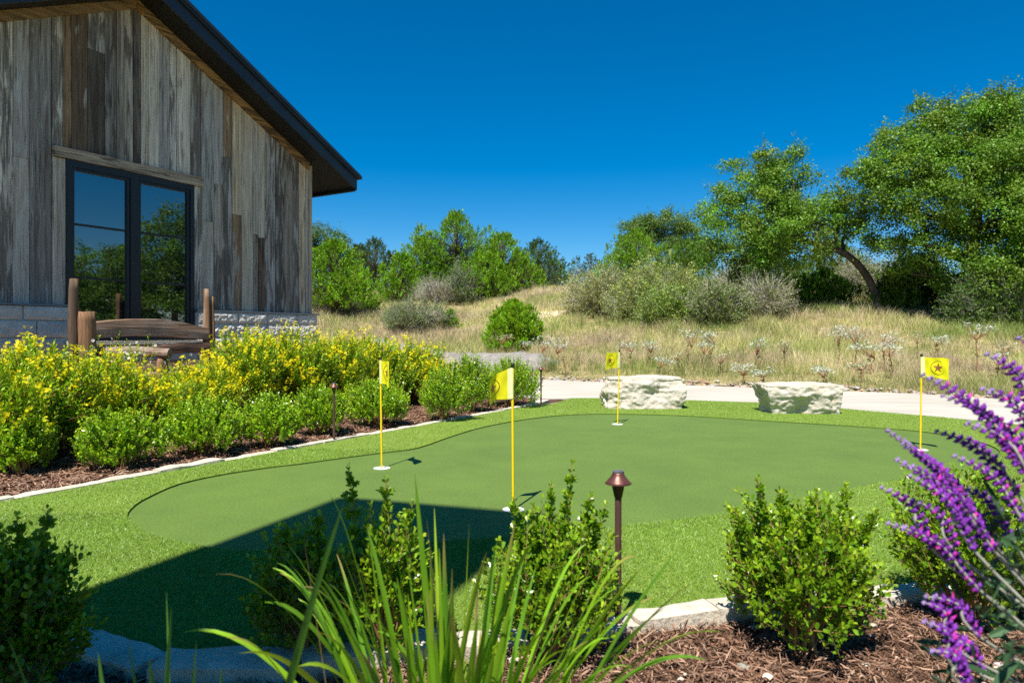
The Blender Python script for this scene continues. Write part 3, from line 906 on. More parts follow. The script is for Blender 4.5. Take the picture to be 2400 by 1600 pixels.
# ------------------------------------------------------------------ stone edging
def edge_stone(a, b, w, z0, z1, seed, side):
    """one rough stone from a to b (plan), width w to one side"""
    a = np.array(a, float); b = np.array(b, float)
    t = (b - a) / np.linalg.norm(b - a); nrm_ = np.array([t[1], -t[0]]) * side
    L = np.linalg.norm(b - a)
    nu, nv = max(5, int(L / .04)), 5
    V, F = [], []
    for i in range(nu + 1):
        for j in range(nv + 3):
            u = i / nu
            if j == 0: q, z = 0.0, z0
            elif j == nv + 2: q, z = 1.0, z0
            else: q, z = (j - 1) / nv, z1
            p = a + t * L * u + nrm_ * w * q
            e = .012 * mnoise.noise((p[0] * 7, p[1] * 7, seed)) + .008 * mnoise.noise((p[0] * 19, p[1] * 19, seed))
            edge = (j in (1, nv + 1)) or i in (0, nu)
            if z == z1: z = z1 + e * .5 - (.006 if edge else 0)
            p = p + nrm_ * e * (1.2 if q > .5 else -.8)
            V.append((p[0], p[1], z))
    c = nv + 3
    for i in range(nu):
        for j in range(c - 1):
            F.append([i * c + j, (i + 1) * c + j, (i + 1) * c + j + 1, i * c + j + 1])
    F += [list(range(c)), [nu * c + j for j in range(c)][::-1]]
    if side < 0: F = [f[::-1] for f in F]
    return np.array(V), F
def edging(label, path, w, z0, z1, lens, side):
    pl = catmull(path, 8)
    d = np.r_[0, np.cumsum(np.linalg.norm(np.diff(pl, axis=0), axis=1))]
    root = thing('stone_edging', label, 'edging', (pl[0][0], pl[0][1], z0))
    q, k = 0.0, 0
    at = lambda x: np.array([np.interp(x, d, pl[:, 0]), np.interp(x, d, pl[:, 1])])
    while q < d[-1] - .05:
        L = random.uniform(*lens)
        e = min(q + L, d[-1])
        VF = edge_stone(at(q + .003), at(e - .004), w * random.uniform(.85, 1.15) * (1.35 if (w > .09 and at(q)[0] < -.6) else 1), z0, z1 + random.uniform(-.008, .008), k * 5.1 + len(path), side)
        mk('edging_stone', VF[0], VF[1], M_EDGE, root, org=tuple(root.location), smooth=False)
        q = e; k += 1
edging('cream limestone edging in front of the turf along the near mulch bed', FRONT_EDGE, .092, -.09, .034, (.25, .55), 1)
edging('thin pale stone edging line between the turf and the flower bed by the house', LEFT_EDGE, .085, -.05, .026, (.4, .9), -1)
edging('short pale stone edging at the far corner of the flower bed beside the driveway', [LEFT_EDGE[-1], (LEFT_EDGE[-1][0] + .16, LEFT_EDGE[-1][1] + .5), G(1262, 938)], .16, -.05, .028, (.25, .5), -1)

# ------------------------------------------------------------------ flags and cups
M_CUP = plain('white_cup', (0.80, 0.80, 0.78), 0.4, 0.4, 0, 0.03, 20)
M_POLE = plain('yellow_pole', (0.78, 0.56, 0.005), 0.35, 0.45, 0, 0.05, 20)
M_CLOTH = leafmat('flag_cloth', 0.22, 0.6, 0.2, (1.0, 1.0, 0.6))
M_SLEEVE = plain('pale_sleeve', (0.75, 0.76, 0.36), 0.55, 0.35, 0, 0.05, 20)
M_CAPB = plain('black_cap', (0.012, 0.012, 0.014), 0.35, 0.4)
M_EMB = plain('emblem_print', (0.36, 0.15, 0.06), 0.6, 0.2, 0, 0.2, 80)
M_EMB2 = plain('emblem_print_dark', (0.16, 0.06, 0.02), 0.6, 0.2, 0, 0.2, 80)
POLE_H, FW, FH = 0.765, 0.215, 0.162
def flag_set(cup, d2, label, clabel, wave, fold, lean):
    c = thing('golf_cup', clabel, 'golf cup', (cup[0], cup[1], 0), 'cups in the putting green')
    V, F = lathe([(CUP_R + .0035, .0015), (CUP_R + .0035, .003), (CUP_R - .002, .003), (CUP_R - .004, -.045), (0.0, -.046)], 28)
    mk('liner', V, F, M_CUP, c, smooth=False)
    t = thing('golf_flag', label, 'flag', (cup[0], cup[1], -.046), 'flags on the putting green')
    lx, ly = lean
    topz = POLE_H + .046
    def PP(z): return np.array([lx * z, ly * z, z])
    zs = np.linspace(0.001, topz - .01, 8)
    mk('pole', *tube([PP(z) for z in zs], 0.0068, 10), M_POLE, t, smooth=True)
    cp = PP(topz)
    V, F = lathe([(.0085, -.012), (.0095, -.006), (.0095, .006), (.006, .012), (0, .0135)], 12, tuple(cp))
    mk('pole_cap', V, F, M_CAPB, t, smooth=True)
    d2 = np.array(d2) / np.linalg.norm(d2); nn = np.array([-d2[1], d2[0], 0.0]); dd = np.array([d2[0], d2[1], 0.0])
    if nn[1] > 0: nn = -nn            # towards the camera
    z1 = topz - .014
    def S(u, v, off=0.0):
        """cloth surface, u along the fly 0..1, v down 0..1"""
        x = u * FW
        amp = min(1, u * 3)
        o = wave * amp * math.sin(u * 7 + v * 1.6) + .0014 * amp * math.sin(u * 13 - v * 7) + .0012 * amp * math.sin(v * 9 + u * 5)
        k = max(0.0, u - .42) / .58
        bend = fold * k
        sag = .012 * u * u + (.085 * u ** 1.4 * (1 - v) + .012 * u * v) * (1 if fold else 0)
        p = PP(z1 - v * FH) + dd * (x * (1 - .32 * abs(bend))) + nn * (o + off + .11 * bend) + np.array([0, 0, -sag - .003 * math.sin(u * 6 + v * 2) * amp])
        return p
    def patch(us, vs, off):
        V = [S(u, v, off) for v in vs for u in us]
        n = len(us)
        F = [[j * n + i, j * n + i + 1, (j + 1) * n + i + 1, (j + 1) * n + i] for j in range(len(vs) - 1) for i in range(n - 1)]
        return np.array(V), F
    V, F = patch(np.linspace(.13, 1, 26), np.linspace(0, 1, 16), 0)
    cl = mk('cloth', V, F, M_CLOTH, t, col=np.tile([[.88, .80, .016]], (len(V), 1)), smooth=True)
    # sleeve round the pole
    ring = []
    for j, v in enumerate(np.linspace(0, 1, 6)):
        b = PP(z1 - v * FH)
        e = S(.135, v)
        ring.append([b - dd * .009, b + nn * .009 + dd * .002, e + nn * .0012, e - nn * .0012, b - nn * .009 + dd * .002])
    V = np.array([p for r in ring for p in r]); F = [[j * 5 + i, j * 5 + (i + 1) % 5, (j + 1) * 5 + (i + 1) % 5, (j + 1) * 5 + i] for j in range(5) for i in range(5)] + [[0, 1, 2, 3, 4], [25, 26, 27, 28, 29]]
    mk('sleeve', V, F, M_SLEEVE, t, smooth=False)
    # printed emblem on both faces: a five-pointed faceted star in an open ring
    cu, cv = .60, .5
    asp = FW / FH
    def em(r, a): return (cu + r * math.cos(a) / asp, cv - r * math.sin(a))
    for side in (1, -1):
        off = .0016 * side
        Vr, Fr = [], []
        arc = np.radians(np.linspace(55, 330, 46))
        for a in arc:
            wd = .008 + .016 * abs(math.sin((a - math.radians(55)) / math.radians(275) * math.pi))
            for r in (.34 - wd, .34):
                Vr.append(S(*em(r, a), off))
        Fr = [[2 * i, 2 * i + 1, 2 * i + 3, 2 * i + 2] for i in range(len(arc) - 1)]
        mk('ring_print', np.array(Vr), Fr, M_EMB2, cl)
        for q in (0, 1):
            Vs = [S(cu, cv, off * 1.1)]; Fs = []
            for k in range(5):
                a = math.pi / 2 + k * 2 * math.pi / 5
                Vs.append(S(*em(.25, a), off * 1.1)); Vs.append(S(*em(.095, a + math.pi / 5), off * 1.1))
            Vs, Fs = [], []
            rim = [em(.25 if k % 2 == 0 else .095, math.pi / 2 + k * math.pi / 5) for k in range(10)]
            for k in range(10):
                if k % 2 != q: continue
                a, b, c_ = (cu, cv), rim[k], rim[(k + 1) % 10]
                m = 6; base = len(Vs); ix = {}
                for i in range(m + 1):
                    for j in range(m + 1 - i):
                        f, g = i / m, j / m
                        ix[i, j] = len(Vs)
                        Vs.append(S(a[0] + (b[0] - a[0]) * f + (c_[0] - a[0]) * g, a[1] + (b[1] - a[1]) * f + (c_[1] - a[1]) * g, off * 1.1))
                for i in range(m):
                    for j in range(m - i):
                        Fs.append([ix[i, j], ix[i + 1, j], ix[i, j + 1]])
                        if i + j < m - 1: Fs.append([ix[i + 1, j], ix[i + 1, j + 1], ix[i, j + 1]])
            mk('star_print', np.array(Vs), Fs, (M_EMB if q == 0 else M_EMB2), cl)
flag_set(CUPS[0], (.46, -.89), 'yellow star flag nearest the flower bed, seen nearly edge-on', 'white cup under the flag nearest the flower bed', .008, 0.0, (-.012, .0))
flag_set(CUPS[1], (-.86, -.36), 'nearest and largest yellow star flag, its cloth folded to the left', 'white cup under the nearest flag at the shadow edge', .008, .75, (-.006, .0))
flag_set(CUPS[2], (-.77, -.62), 'far yellow star flag standing before the left boulder', 'white cup under the flag before the left boulder', .012, 0.0, (.028, .0))
flag_set(CUPS[3], (.48, -.88), 'yellow star flag at the right end of the green, cloth flying right', 'white cup under the flag at the right end', .006, 0.0, (.012, .0))

# ------------------------------------------------------------------ path lights, sprinkler heads
M_COPPER = plain('aged_copper', (0.16, 0.062, 0.048), 0.42, 0.5, 0.55, 0.4, 18)
M_CTOP = plain('copper_cap_top', (0.16, 0.15, 0.16), 0.5, 0.4, 0.4, 0.25, 25)
M_BRASS = plain('dark_brass', (0.09, 0.06, 0.018), 0.4, 0.5, 0.5, 0.25, 20)
M_PIPE = plain('brown_post', (0.105, 0.05, 0.042), 0.5, 0.4, 0.3, 0.3, 25)
M_BLACKP = plain('black_plastic', (0.012, 0.013, 0.014), 0.45, 0.4)
M_GREYP = plain('grey_plastic', (0.32, 0.32, 0.31), 0.5, 0.4)
def path_light(x, y, z, h, label):
    t = thing('path_light', label, 'path light', (x, y, z), 'copper path lights')
    mk('post', *lathe([(.0105, -.03), (.0105, h - .085)], 14), M_PIPE, t, smooth=False)
    mk('ground_collar', *lathe([(.026, -.02), (.026, .012), (.022, .018), (.012, .02)], 16), M_BLACKP, t)
    mk('neck', *lathe([(.0105, h - .086), (.013, h - .08), (.019, h - .052), (.019, h - .042), (.008, h - .041)], 16), M_BRASS, t)
    hat = mk('hat', *lathe([(.0405, h - .0405), (.0418, h - .039), (.034, h - .031), (.023, h - .018), (.0185, h - .0095), (.0178, h - .006), (.012, h - .0055)], 24), M_COPPER, t, smooth=True)
    mk('cap', *lathe([(.0182, h - .0058), (.0182, h - .0008), (.016, h), (0, h)], 20), M_CTOP, hat)
lx, ly = G(1449, 1478)
path_light(lx, ly, -.03, .53, 'copper path light standing tall in the near mulch bed')
lx, ly = G(783, 1036); path_light(lx, ly, -.02, .535, 'copper path light beside the row of boxwoods by the house')
lx, ly = G(1268, 955); path_light(lx, ly, -.0, .53, 'small far copper path light at the bed corner by the driveway')
def sprinkler(u, v, label):
    x, y = G(u, v, -.03)
    t = thing('sprinkler_head', label, 'sprinkler', (x, y, -.03), 'irrigation heads in the mulch')
    mk('body', *lathe([(.03, -.03), (.03, .012), (.026, .018), (.018, .02)], 18), M_BLACKP, t)
    mk('nozzle', *lathe([(.0165, .015), (.0165, .024), (.01, .027), (0, .027)], 14), M_GREYP, t)
sprinkler(1628, 1468, 'black irrigation head in the mulch right of the path light')
sprinkler(205, 1548, 'black irrigation head in the shaded mulch at lower left')

# ------------------------------------------------------------------ boulders
def boulder(u0, u1, vbase, hgt, label, undercut, seed, depth):
    x0, y0 = G(u0, vbase); x1, y1 = G(u1, vbase)
    w = x1 - x0
    cx, cy = (x0 + x1) / 2, (y0 + y1) / 2 + depth / 2
    bm = bmesh.new()
    bmesh.ops.create_cube(bm, size=2)
    bmesh.ops.subdivide_edges(bm, edges=bm.edges, cuts=38, use_grid_fill=True)
    for v in bm.verts:
        p = v.co.copy()
        q = p.normalized()
        m = max(abs(p.x), abs(p.y), abs(p.z))
        p = p.lerp(q * m * 1.25, .22)
        zt = max(0.0, (p.z + 1) / 2)
        k = 1.0
        if undercut: k = .62 + .40 * min(1, zt / .72) ** .8
        else: k = .97 - .10 * max(0, zt - .6)
        x = p.x * w / 2 * (k if not undercut else (.78 + .23 * zt)); y = p.y * depth / 2 * k
        if not undercut: x += .05 * w * zt * (1 if p.x < 0 else -.25) * (1 if p.x < 0 else 0)
        z = zt * hgt
        n1 = mnoise.noise((x * 3 + seed, y * 3, z * 4)); n2 = mnoise.noise((x * 8 + seed, y * 8, z * 11)); n3 = mnoise.noise((x * 22, y * 22 + seed, z * 26))
        strata = mnoise.noise((x * 1.2, y * 1.2 + seed, z * 19))
        ridge = 1 - abs(mnoise.noise((x * 5, y * 5, z * 6 + seed)))
        amp = .35 if zt > .93 else 1.0
        rg2 = 1 - abs(mnoise.noise((x * 13, y * 13, z * 17 + seed)))
        d = amp * (.07 * n1 + .026 * n2 + .014 * n3 + .012 * strata + .022 * (ridge - .75) + .008 * (rg2 - .75))
        dirv = Vector((p.x, p.y, p.z * .5)).normalized()
        v.co = Vector((x, y, z - .02)) + dirv * d
    me = bpy.data.meshes.new('boulder')
    bm.normal_update(); bm.to_mesh(me); bm.free()
    me.materials.append(M_BOULDER)
    o = bpy.data.objects.new('boulder', me); COL.objects.link(o)
    o.location = (cx, cy, 0)
    tag(o, label, 'boulder', 'limestone boulders by the driveway')
boulder(1412, 1612, 960, .42, 'left cream limestone boulder, blocky, behind the far flag', False, 3.0, .5)
boulder(1793, 1985, 973, .375, 'right cream limestone boulder with flat top and undercut front', True, 8.0, .5)

# ------------------------------------------------------------------ boxwood and flowering shrubs
def frame_of(D):
    D = nrm(D)
    a = np.where(np.abs(D[:, 2:3]) < .9, [[0, 0, 1.0]], [[1.0, 0, 0]])
    x = nrm(np.cross(D, a)); y = np.cross(D, x)
    return x, y
def shoots_on_crown(n, rx, ry, h, zlow, inner=.35):
    """points and directions of shoots filling a rounded crown standing on the ground"""
    th = rng.uniform(0, 2 * math.pi, n); cz = rng.uniform(-.55, 1.0, n)
    sr = np.sqrt(np.maximum(0, 1 - cz * cz))
    k = rng.uniform(inner, 1, n) ** .55
    O = np.stack([np.cos(th) * sr, np.sin(th) * sr, cz], 1)
    lump = 1 + .16 * np.sin(th * 3 + rng.uniform(0, 6)) * sr + .12 * np.sin(th * 5 + cz * 4 + rng.uniform(0, 6))
    c = np.array([0, 0, zlow + (h - zlow) * .45])
    P = c + O * np.array([rx, ry, (h - zlow) * .55]) * (k * lump)[:, None]
    P[:, 2] = np.maximum(P[:, 2], .03)
    return P, O
def leafy(P0, D, L, nodes, lsize, lw, cbase, ctip, kind, out=.85, tipfrac=.3, jit=.18, pair=2, curve=.15):
    """leaf pairs along straight-ish shoots"""
    n = len(P0); D = nrm(D)
    x, y = frame_of(D)
    Ls = np.broadcast_to(np.asarray(L, float), (n,))
    Ps, Ds, Cs, Sz = [], [], [], []
    ph = rng.uniform(0, 2 * math.pi, n)
    for k in range(nodes):
        t = (k + .6) / nodes
        base = P0 + D * (Ls * t)[:, None] + np.array([0, 0, 1.0]) * (curve * Ls * t * t)[:, None]
        for j in range(pair):
            a = ph + k * (math.pi / 2 if pair == 2 else 2.4) + j * 2 * math.pi / pair
            side = np.cos(a)[:, None] * x + np.sin(a)[:, None] * y
            w = out * (1 - .45 * t)
            d = D * (1 - .6 * w) + side * w + rng.normal(0, jit, (n, 3)) + np.array([0, 0, .12])
            Ps.append(base); Ds.append(d)
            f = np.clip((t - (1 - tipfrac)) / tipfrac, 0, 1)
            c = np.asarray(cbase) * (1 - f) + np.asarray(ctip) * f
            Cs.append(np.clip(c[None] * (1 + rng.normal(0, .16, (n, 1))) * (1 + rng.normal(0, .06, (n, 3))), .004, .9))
            Sz.append(lsize * rng.uniform(.75, 1.2, n) * (1 - .35 * max(0, t - .75) / .25))
    P = np.concatenate(Ps); Dd = np.concatenate(Ds); C = np.concatenate(Cs); S = np.concatenate(Sz)
    return leaves(P, Dd, S, S * lw, C, .3, kind)

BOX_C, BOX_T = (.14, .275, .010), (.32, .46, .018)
def boxwood(x, y, z, rx, h, label, group, nsh=170, spires=(), lsize=.020, kind=8, ry=None, nodes=8, lw=.30, cb=BOX_C, ct=BOX_T):
    t = thing('boxwood_shrub', label, 'shrub', (x, y, z), group)
    P, O = shoots_on_crown(nsh, rx, ry or rx, h, h * .08)
    D = O * np.array([.55, .55, .35]) + np.array([0, 0, .62]) + rng.normal(0, .22, (nsh, 3))
    L = rng.uniform(.07, .15, nsh) * (h / .45)
    A = P - nrm(D) * (L * .6)[:, None]
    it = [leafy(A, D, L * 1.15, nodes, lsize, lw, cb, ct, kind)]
    stA, stB = [A], [A + nrm(D) * (L * 1.05)[:, None]]
    for (sx, sy, sh) in spires:
        m = 9
        p0 = np.array([sx * .5, sy * .5, h * .35]); p1 = np.array([sx, sy, sh])
        for q in range(m):
            f0 = q / m
            a = p0 + (p1 - p0) * f0; b = p0 + (p1 - p0) * (q + 1.15) / m
            it.append(leafy(np.array([a]), np.array([b - a]), np.linalg.norm(b - a), 5, lsize * (1.1 - .35 * f0), .32, BOX_C, BOX_T if q > m - 4 else (.10, .20, .015), kind, tipfrac=.6))
            stA.append(a[None]); stB.append(b[None])
            if q > 1:
                kk = 3
                dd = rng.normal(0, 1, (kk, 3)); dd[:, 2] = np.abs(dd[:, 2]) * .5 + .9
                it.append(leafy(np.repeat(a[None], kk, 0), dd, rng.uniform(.04, .075, kk) * (1.25 - f0), 5, lsize * (1.05 - .3 * f0), .32, BOX_C, BOX_T, kind))
    V, F, C = merge_arr(it)
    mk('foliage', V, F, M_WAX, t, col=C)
    # stems
    k = 26
    parts = []
    for i in range(k):
        e = P[rng.integers(nsh)]
        b = np.array([rng.normal(0, .018), rng.normal(0, .018), -.02])
        mid = b * .4 + e * .5 + np.array([0, 0, .03])
        parts.append(tube(catmull([b, mid, e], 4), np.linspace(.0055, .0018, 9), 5))
    V1, F1 = join(parts)
    V2, F2 = sticks(np.concatenate(stA), np.concatenate(stB), .0016, .0009)
    F1 = [np.asarray([f for f in F1 if len(f) == q]) for q in sorted(set(map(len, F1)))]
    byk = {f.shape[1]: f for f in F1}
    byk[4] = np.concatenate([byk[4], F2 + len(V1)])
    mk('stems', np.concatenate([V1, V2]), list(byk.values()), M_STEM, t)
    return t

# row before the house (photo: left px, right px, base, top)
row = [(-30, 78, 1125, 985), (178, 352, 1104, 968), (384, 545, 1072, 938), (562, 684, 1054, 930), (688, 800, 1024, 912), (806, 950, 1004, 895), (985, 1092, 990, 856), (1062, 1142, 970, 842), (1132, 1258, 955, 852)]
names = ['leftmost low boxwood at the photo edge, in the row before the yellow-flowered shrubs', 'second boxwood from the left in the row edging the flower bed', 'third boxwood from the left, right of the widest gap in the row',
         'small dense boxwood, fourth from the left in the flower bed row', 'boxwood just behind the path light in the flower bed row', 'boxwood behind the flag nearest the bed, sixth in the row',
         'seventh boxwood in the row, left of the nearest flag cloth', 'boxwood behind the nearest flag cloth, eighth in the row', 'last boxwood of the row, at the bed corner by the driveway']
for (u0, u1, vb, vt), lb in zip(row, names):
    x, y = G((u0 + u1) / 2, vb)
    y += .10
    w = (u1 - u0) / FPX * y / 2
    h = EYE - (vt - HV) / FPX * y
    sp = [(rng.uniform(-.7, .7) * w, rng.uniform(-.4, .4) * w, h * rng.uniform(.92, 1.14)) for _ in range(6)]; h *= rng.uniform(.9, 1.06); w *= rng.uniform(.92, 1.08)
    zb = float(bed_z(x, y))
    boxwood(x, y, zb, w * 1.08, h * .97 - zb, lb, 'boxwood row of the flower bed', nsh=int(430 * (w / .26) ** 1.5) + 90, spires=sp, lsize=.025, kind=4, nodes=7, lw=.36, cb=(.21, .40, .012), ct=(.40, .55, .02))

# near bed
fg = [(40, 1.72, .175, .40, [(-.10, .05, .45), (.0, .0, .48), (.055, .03, .49), (-.05, -.05, .45), (.11, .02, .36), (.14, .0, .27)], 'dark shaded boxwood in the lower left corner', 300),
      (705, 1.96, .16, .35, [(-.05, 0, .39), (.05, .02, .42)], 'shaded boxwood in the near bed, left of the tall twin-spired one', 170),
      (900, 1.94, .17, .40, [(-.10, .0, .56), (.0, .03, .52), (.08, 0, .46)], 'boxwood with tall spires behind the strappy leaves, half in shadow', 170),
      (1292, 1.98, .21, .38, [(.06, .0, .56), (-.11, .0, .46), (.16, .02, .44), (.0, .02, .50), (.11, -.03, .48), (-.05, 0, .44)], 'sunlit pointed boxwood left of the near path light', 270),
      (1880, 2.03, .245, .42, [(-.13, 0, .51), (-.06, .02, .47), (.13, 0, .49), (.06, .05, .46), (.22, 0, .41), (-.2, 0, .42), (.0, -.05, .44)], 'rounded sunlit boxwood alone in the near mulch bed', 400),
      (2275, 2.24, .25, .44, [(-.1, 0, .48), (.05, 0, .50), (.15, .05, .46)], 'sunlit boxwood behind the purple sage spikes', 400)]
for u, y, r, h, sp, lb, n in fg:
    x = (u - CX) / FPX * y
    boxwood(x, y, -.02, r * .8, h, lb, 'boxwoods of the near bed', nsh=n, spires=sp, lsize=.022, kind=8)

TH_C, TH_T = (.24, .41, .014), (.37, .52, .02)
def flowers(P, N, size, col):
    """five-petalled flowers"""
    n = len(P); N = nrm(N); x, y = frame_of(N)
    sz = np.broadcast_to(np.asarray(size, float), (n,))[:, None]
    V = [P]
    ph = rng.uniform(0, 6.28, n)
    for k in range(5):
        for o in (-.42, .42):
            a = ph + k * 2 * math.pi / 5 + o
            V.append(P + sz * (np.cos(a)[:, None] * x + np.sin(a)[:, None] * y + N * .25))
    V = np.stack(V, 1)
    f = np.array([[0, 1 + 2 * k, 2 + 2 * k] for k in range(5)])
    F = (f[None] + 11 * np.arange(n)[:, None, None]).reshape(-1, 3)
    return V.reshape(-1, 3), [F], np.repeat(col, 11, 0)
def thryallis(x, y, z, rx, ry, h, label, n=210, fl=.5):
    t = thing('yellow_flowering_shrub', label, 'flowering shrub', (x, y, z), 'yellow-flowered shrubs before the house')
    P, O = shoots_on_crown(n, rx, ry, h * .95, .05, .25)
    D = O * np.array([.6, .6, .3]) + np.array([0, 0, .75]) + rng.normal(0, .2, (n, 3))
    L = rng.uniform(.14, .30, n)
    A = P - nrm(D) * (L * .7)[:, None]
    V, F, C = leafy(A, D, L, 10, .042, .21, TH_C, TH_T, 4, out=.75, jit=.22)
    mk('foliage', V, F, M_LEAF, t, col=C)
    st = sticks(A - nrm(D) * .05, A + nrm(D) * (L * 1.1)[:, None], .0022, .001)
    k = 30; parts = []
    for i in range(k):
        e = A[rng.integers(n)]; b = np.array([rng.normal(0, .05), rng.normal(0, .05), -.02])
        parts.append(tube(catmull([b, b * .4 + e * .5 + np.array([0, 0, .05]), e], 3), np.linspace(.006, .002, 7), 4))
    V1, F1 = join(parts)
    F1 = np.asarray(F1)
    mk('stems', np.concatenate([V1, st[0]]), np.concatenate([F1, st[1] + len(V1)]), M_RSTEM, t)
    sel = np.where(rng.uniform(size=n) < fl)[0]
    Ps, Ns = [], []
    for i in sel:
        m = rng.integers(7, 15)
        tip = A[i] + nrm(D[i]) * L[i] * 1.02 + np.array([0, 0, .15 * L[i]])
        q = rng.uniform(-.2, 1, m)[:, None]
        Ps.append(tip + nrm(D[i] + np.array([0, 0, .5])) * q * .07 + rng.normal(0, .013, (m, 3)))
        Ns.append(rng.normal(0, 1, (m, 3)) + O[i] * .6 + np.array([0, -.3, .6]))
    Pf = np.concatenate(Ps); Nf = np.concatenate(Ns)
    c = vary((.80, .70, .008), len(Pf), .08, .04)
    V, F, C = flowers(Pf, Nf, rng.uniform(.009, .0135, len(Pf)), c)
    mk('flowers', V, F, M_PETAL, t, col=C)
tl = [(-8, 5.35, .42, 822, 'leftmost yellow-flowered shrub at the photo edge below the stone wall', .5), (85, -5.55, .40, 790, 'yellow-flowered shrub left of the bench, below the stone wall', .55),
      (235, -5.75, .40, 826, 'yellow-flowered shrub before the left bench post', .55), (365, -5.6, .38, 868, 'low yellow-flowered shrub in the middle before the bench', .5), (470, -5.8, .36, 842, 'yellow-flowered shrub before the right bench post', .6),
      (590, -6.1, .42, 768, 'tall yellow-flowered shrub right of the bench before the stone wall', .55), (690, -6.0, .42, 770, 'yellow-flowered shrub before the stone corner of the house', .55), (790, -5.9, .42, 775, 'yellow-flowered shrub just right of the house corner', .6),
      (880, -5.75, .42, 780, 'dense yellow-flowered shrub behind the flag nearest the bed', .6), (965, -5.65, .40, 795, 'right-hand yellow-flowered shrub at the end of the mass', .6), (1025, -5.35, .30, 850, 'last small yellow-flowered shrub beside the far boxwoods', .5)]
for u, n, r, vt, lb, fl in tl:
    n = -abs(n)
    a = (u - CX) / FPX
    y = -n / (HD[0] * 0 + math.sin(HA) - math.cos(HA) * a); x = a * y
    zb = float(bed_z(x, y))
    h = EYE - (vt - HV) / FPX * y - zb - .06
    thryallis(x, y, zb, r, r * .95, h, lb, n=int(700 * (h / .8)), fl=fl * .45)
# white trailing blossoms low in the bed beside the left wall
t = thing('white_flowering_plant', 'small white-flowered plant among the yellow shrubs by the left bench post', 'flowering plant', (*H(3.45, -6.1, .05)[:2], .08))
n = 60
P = rng.normal(0, 1, (n, 3)) * np.array([.16, .16, .1]) + np.array([0, 0, .62])
V, F, C = leafy(P - np.array([0, 0, .1]), rng.normal(0, .4, (n, 3)) + np.array([0, 0, 1]), .14, 6, .03, .2, TH_C, TH_T, 4)
mk('foliage', V, F, M_LEAF, t, col=C)
V, F = sticks(np.zeros((n, 3)) + rng.normal(0, .02, (n, 3)), P, .003, .001); mk('stems', V, F, M_STEM, t)
V, F, C = flowers(P + rng.normal(0, .02, (n, 3)), rng.normal(0, 1, (n, 3)) + np.array([0, -.5, .5]), .014, vary((.8, .8, .78), n, .05, .02))
mk('flowers', V, F, M_PETAL, t, col=C)

# ------------------------------------------------------------------ strappy-leaved plant
def strap(p0, p1, sag, w, col0, roll, tipc=None, nseg=14):
    """one strap leaf from p0 to p1, arching; V-folded section"""
    p0 = np.array(p0, float); p1 = np.array(p1, float)
    L = np.linalg.norm(p1 - p0)
    pts = []
    for i in range(nseg + 1):
        t = i / nseg
        p = p0 + (p1 - p0) * t + np.array([0, 0, 1]) * sag * 4 * t * (1 - t) * L * (.6 + .8 * t)
        pts.append(p)
    pts = np.array(pts); T = nrm(np.gradient(pts, axis=0))
    S0 = nrm(np.cross(T, np.array([0, 0, 1.0]) + .001))
    N0 = np.cross(S0, T)
    V, C = [], []
    for i in range(nseg + 1):
        t = i / nseg
        ww = w * min(1, .55 + 2 * t) * (1 - t ** 3.2) ** .8 + .0004
        a = roll * (.3 + t)
        S = S0[i] * math.cos(a) + N0[i] * math.sin(a); N = np.cross(S, T[i])
        V += [pts[i] - S * ww + N * ww * .28, pts[i], pts[i] + S * ww + N * ww * .28]
        c = np.array(col0) * (1 + .15 * mnoise.noise((t * 5, col0[0] * 90, w * 900)))
        if tipc is not None and t > .78: c = c * (1 - (t - .78) / .22) + np.array(tipc) * (t - .78) / .22
        C += [c, c * 1.08, c]
    F = [[3 * i + j, 3 * i + j + 1, 3 * i + j + 4, 3 * i + j + 3] for i in range(nseg) for j in range(2)]
    return np.array(V), F, np.array(C)
def PXY(u, v, y):
    return np.array([(u - CX) / FPX * y, y, EYE - (v - HV) / FPX * y])
ST_G = [(.19, .39, .018), (.16, .34, .018), (.24, .44, .02), (.12, .28, .022), (.31, .46, .028)]
st = thing('strap_leaf_plant', 'clump of long strappy green leaves at bottom centre', 'plant', (-.10, 1.42, -.04))
OS = np.array([-.10, 1.42, -.04])
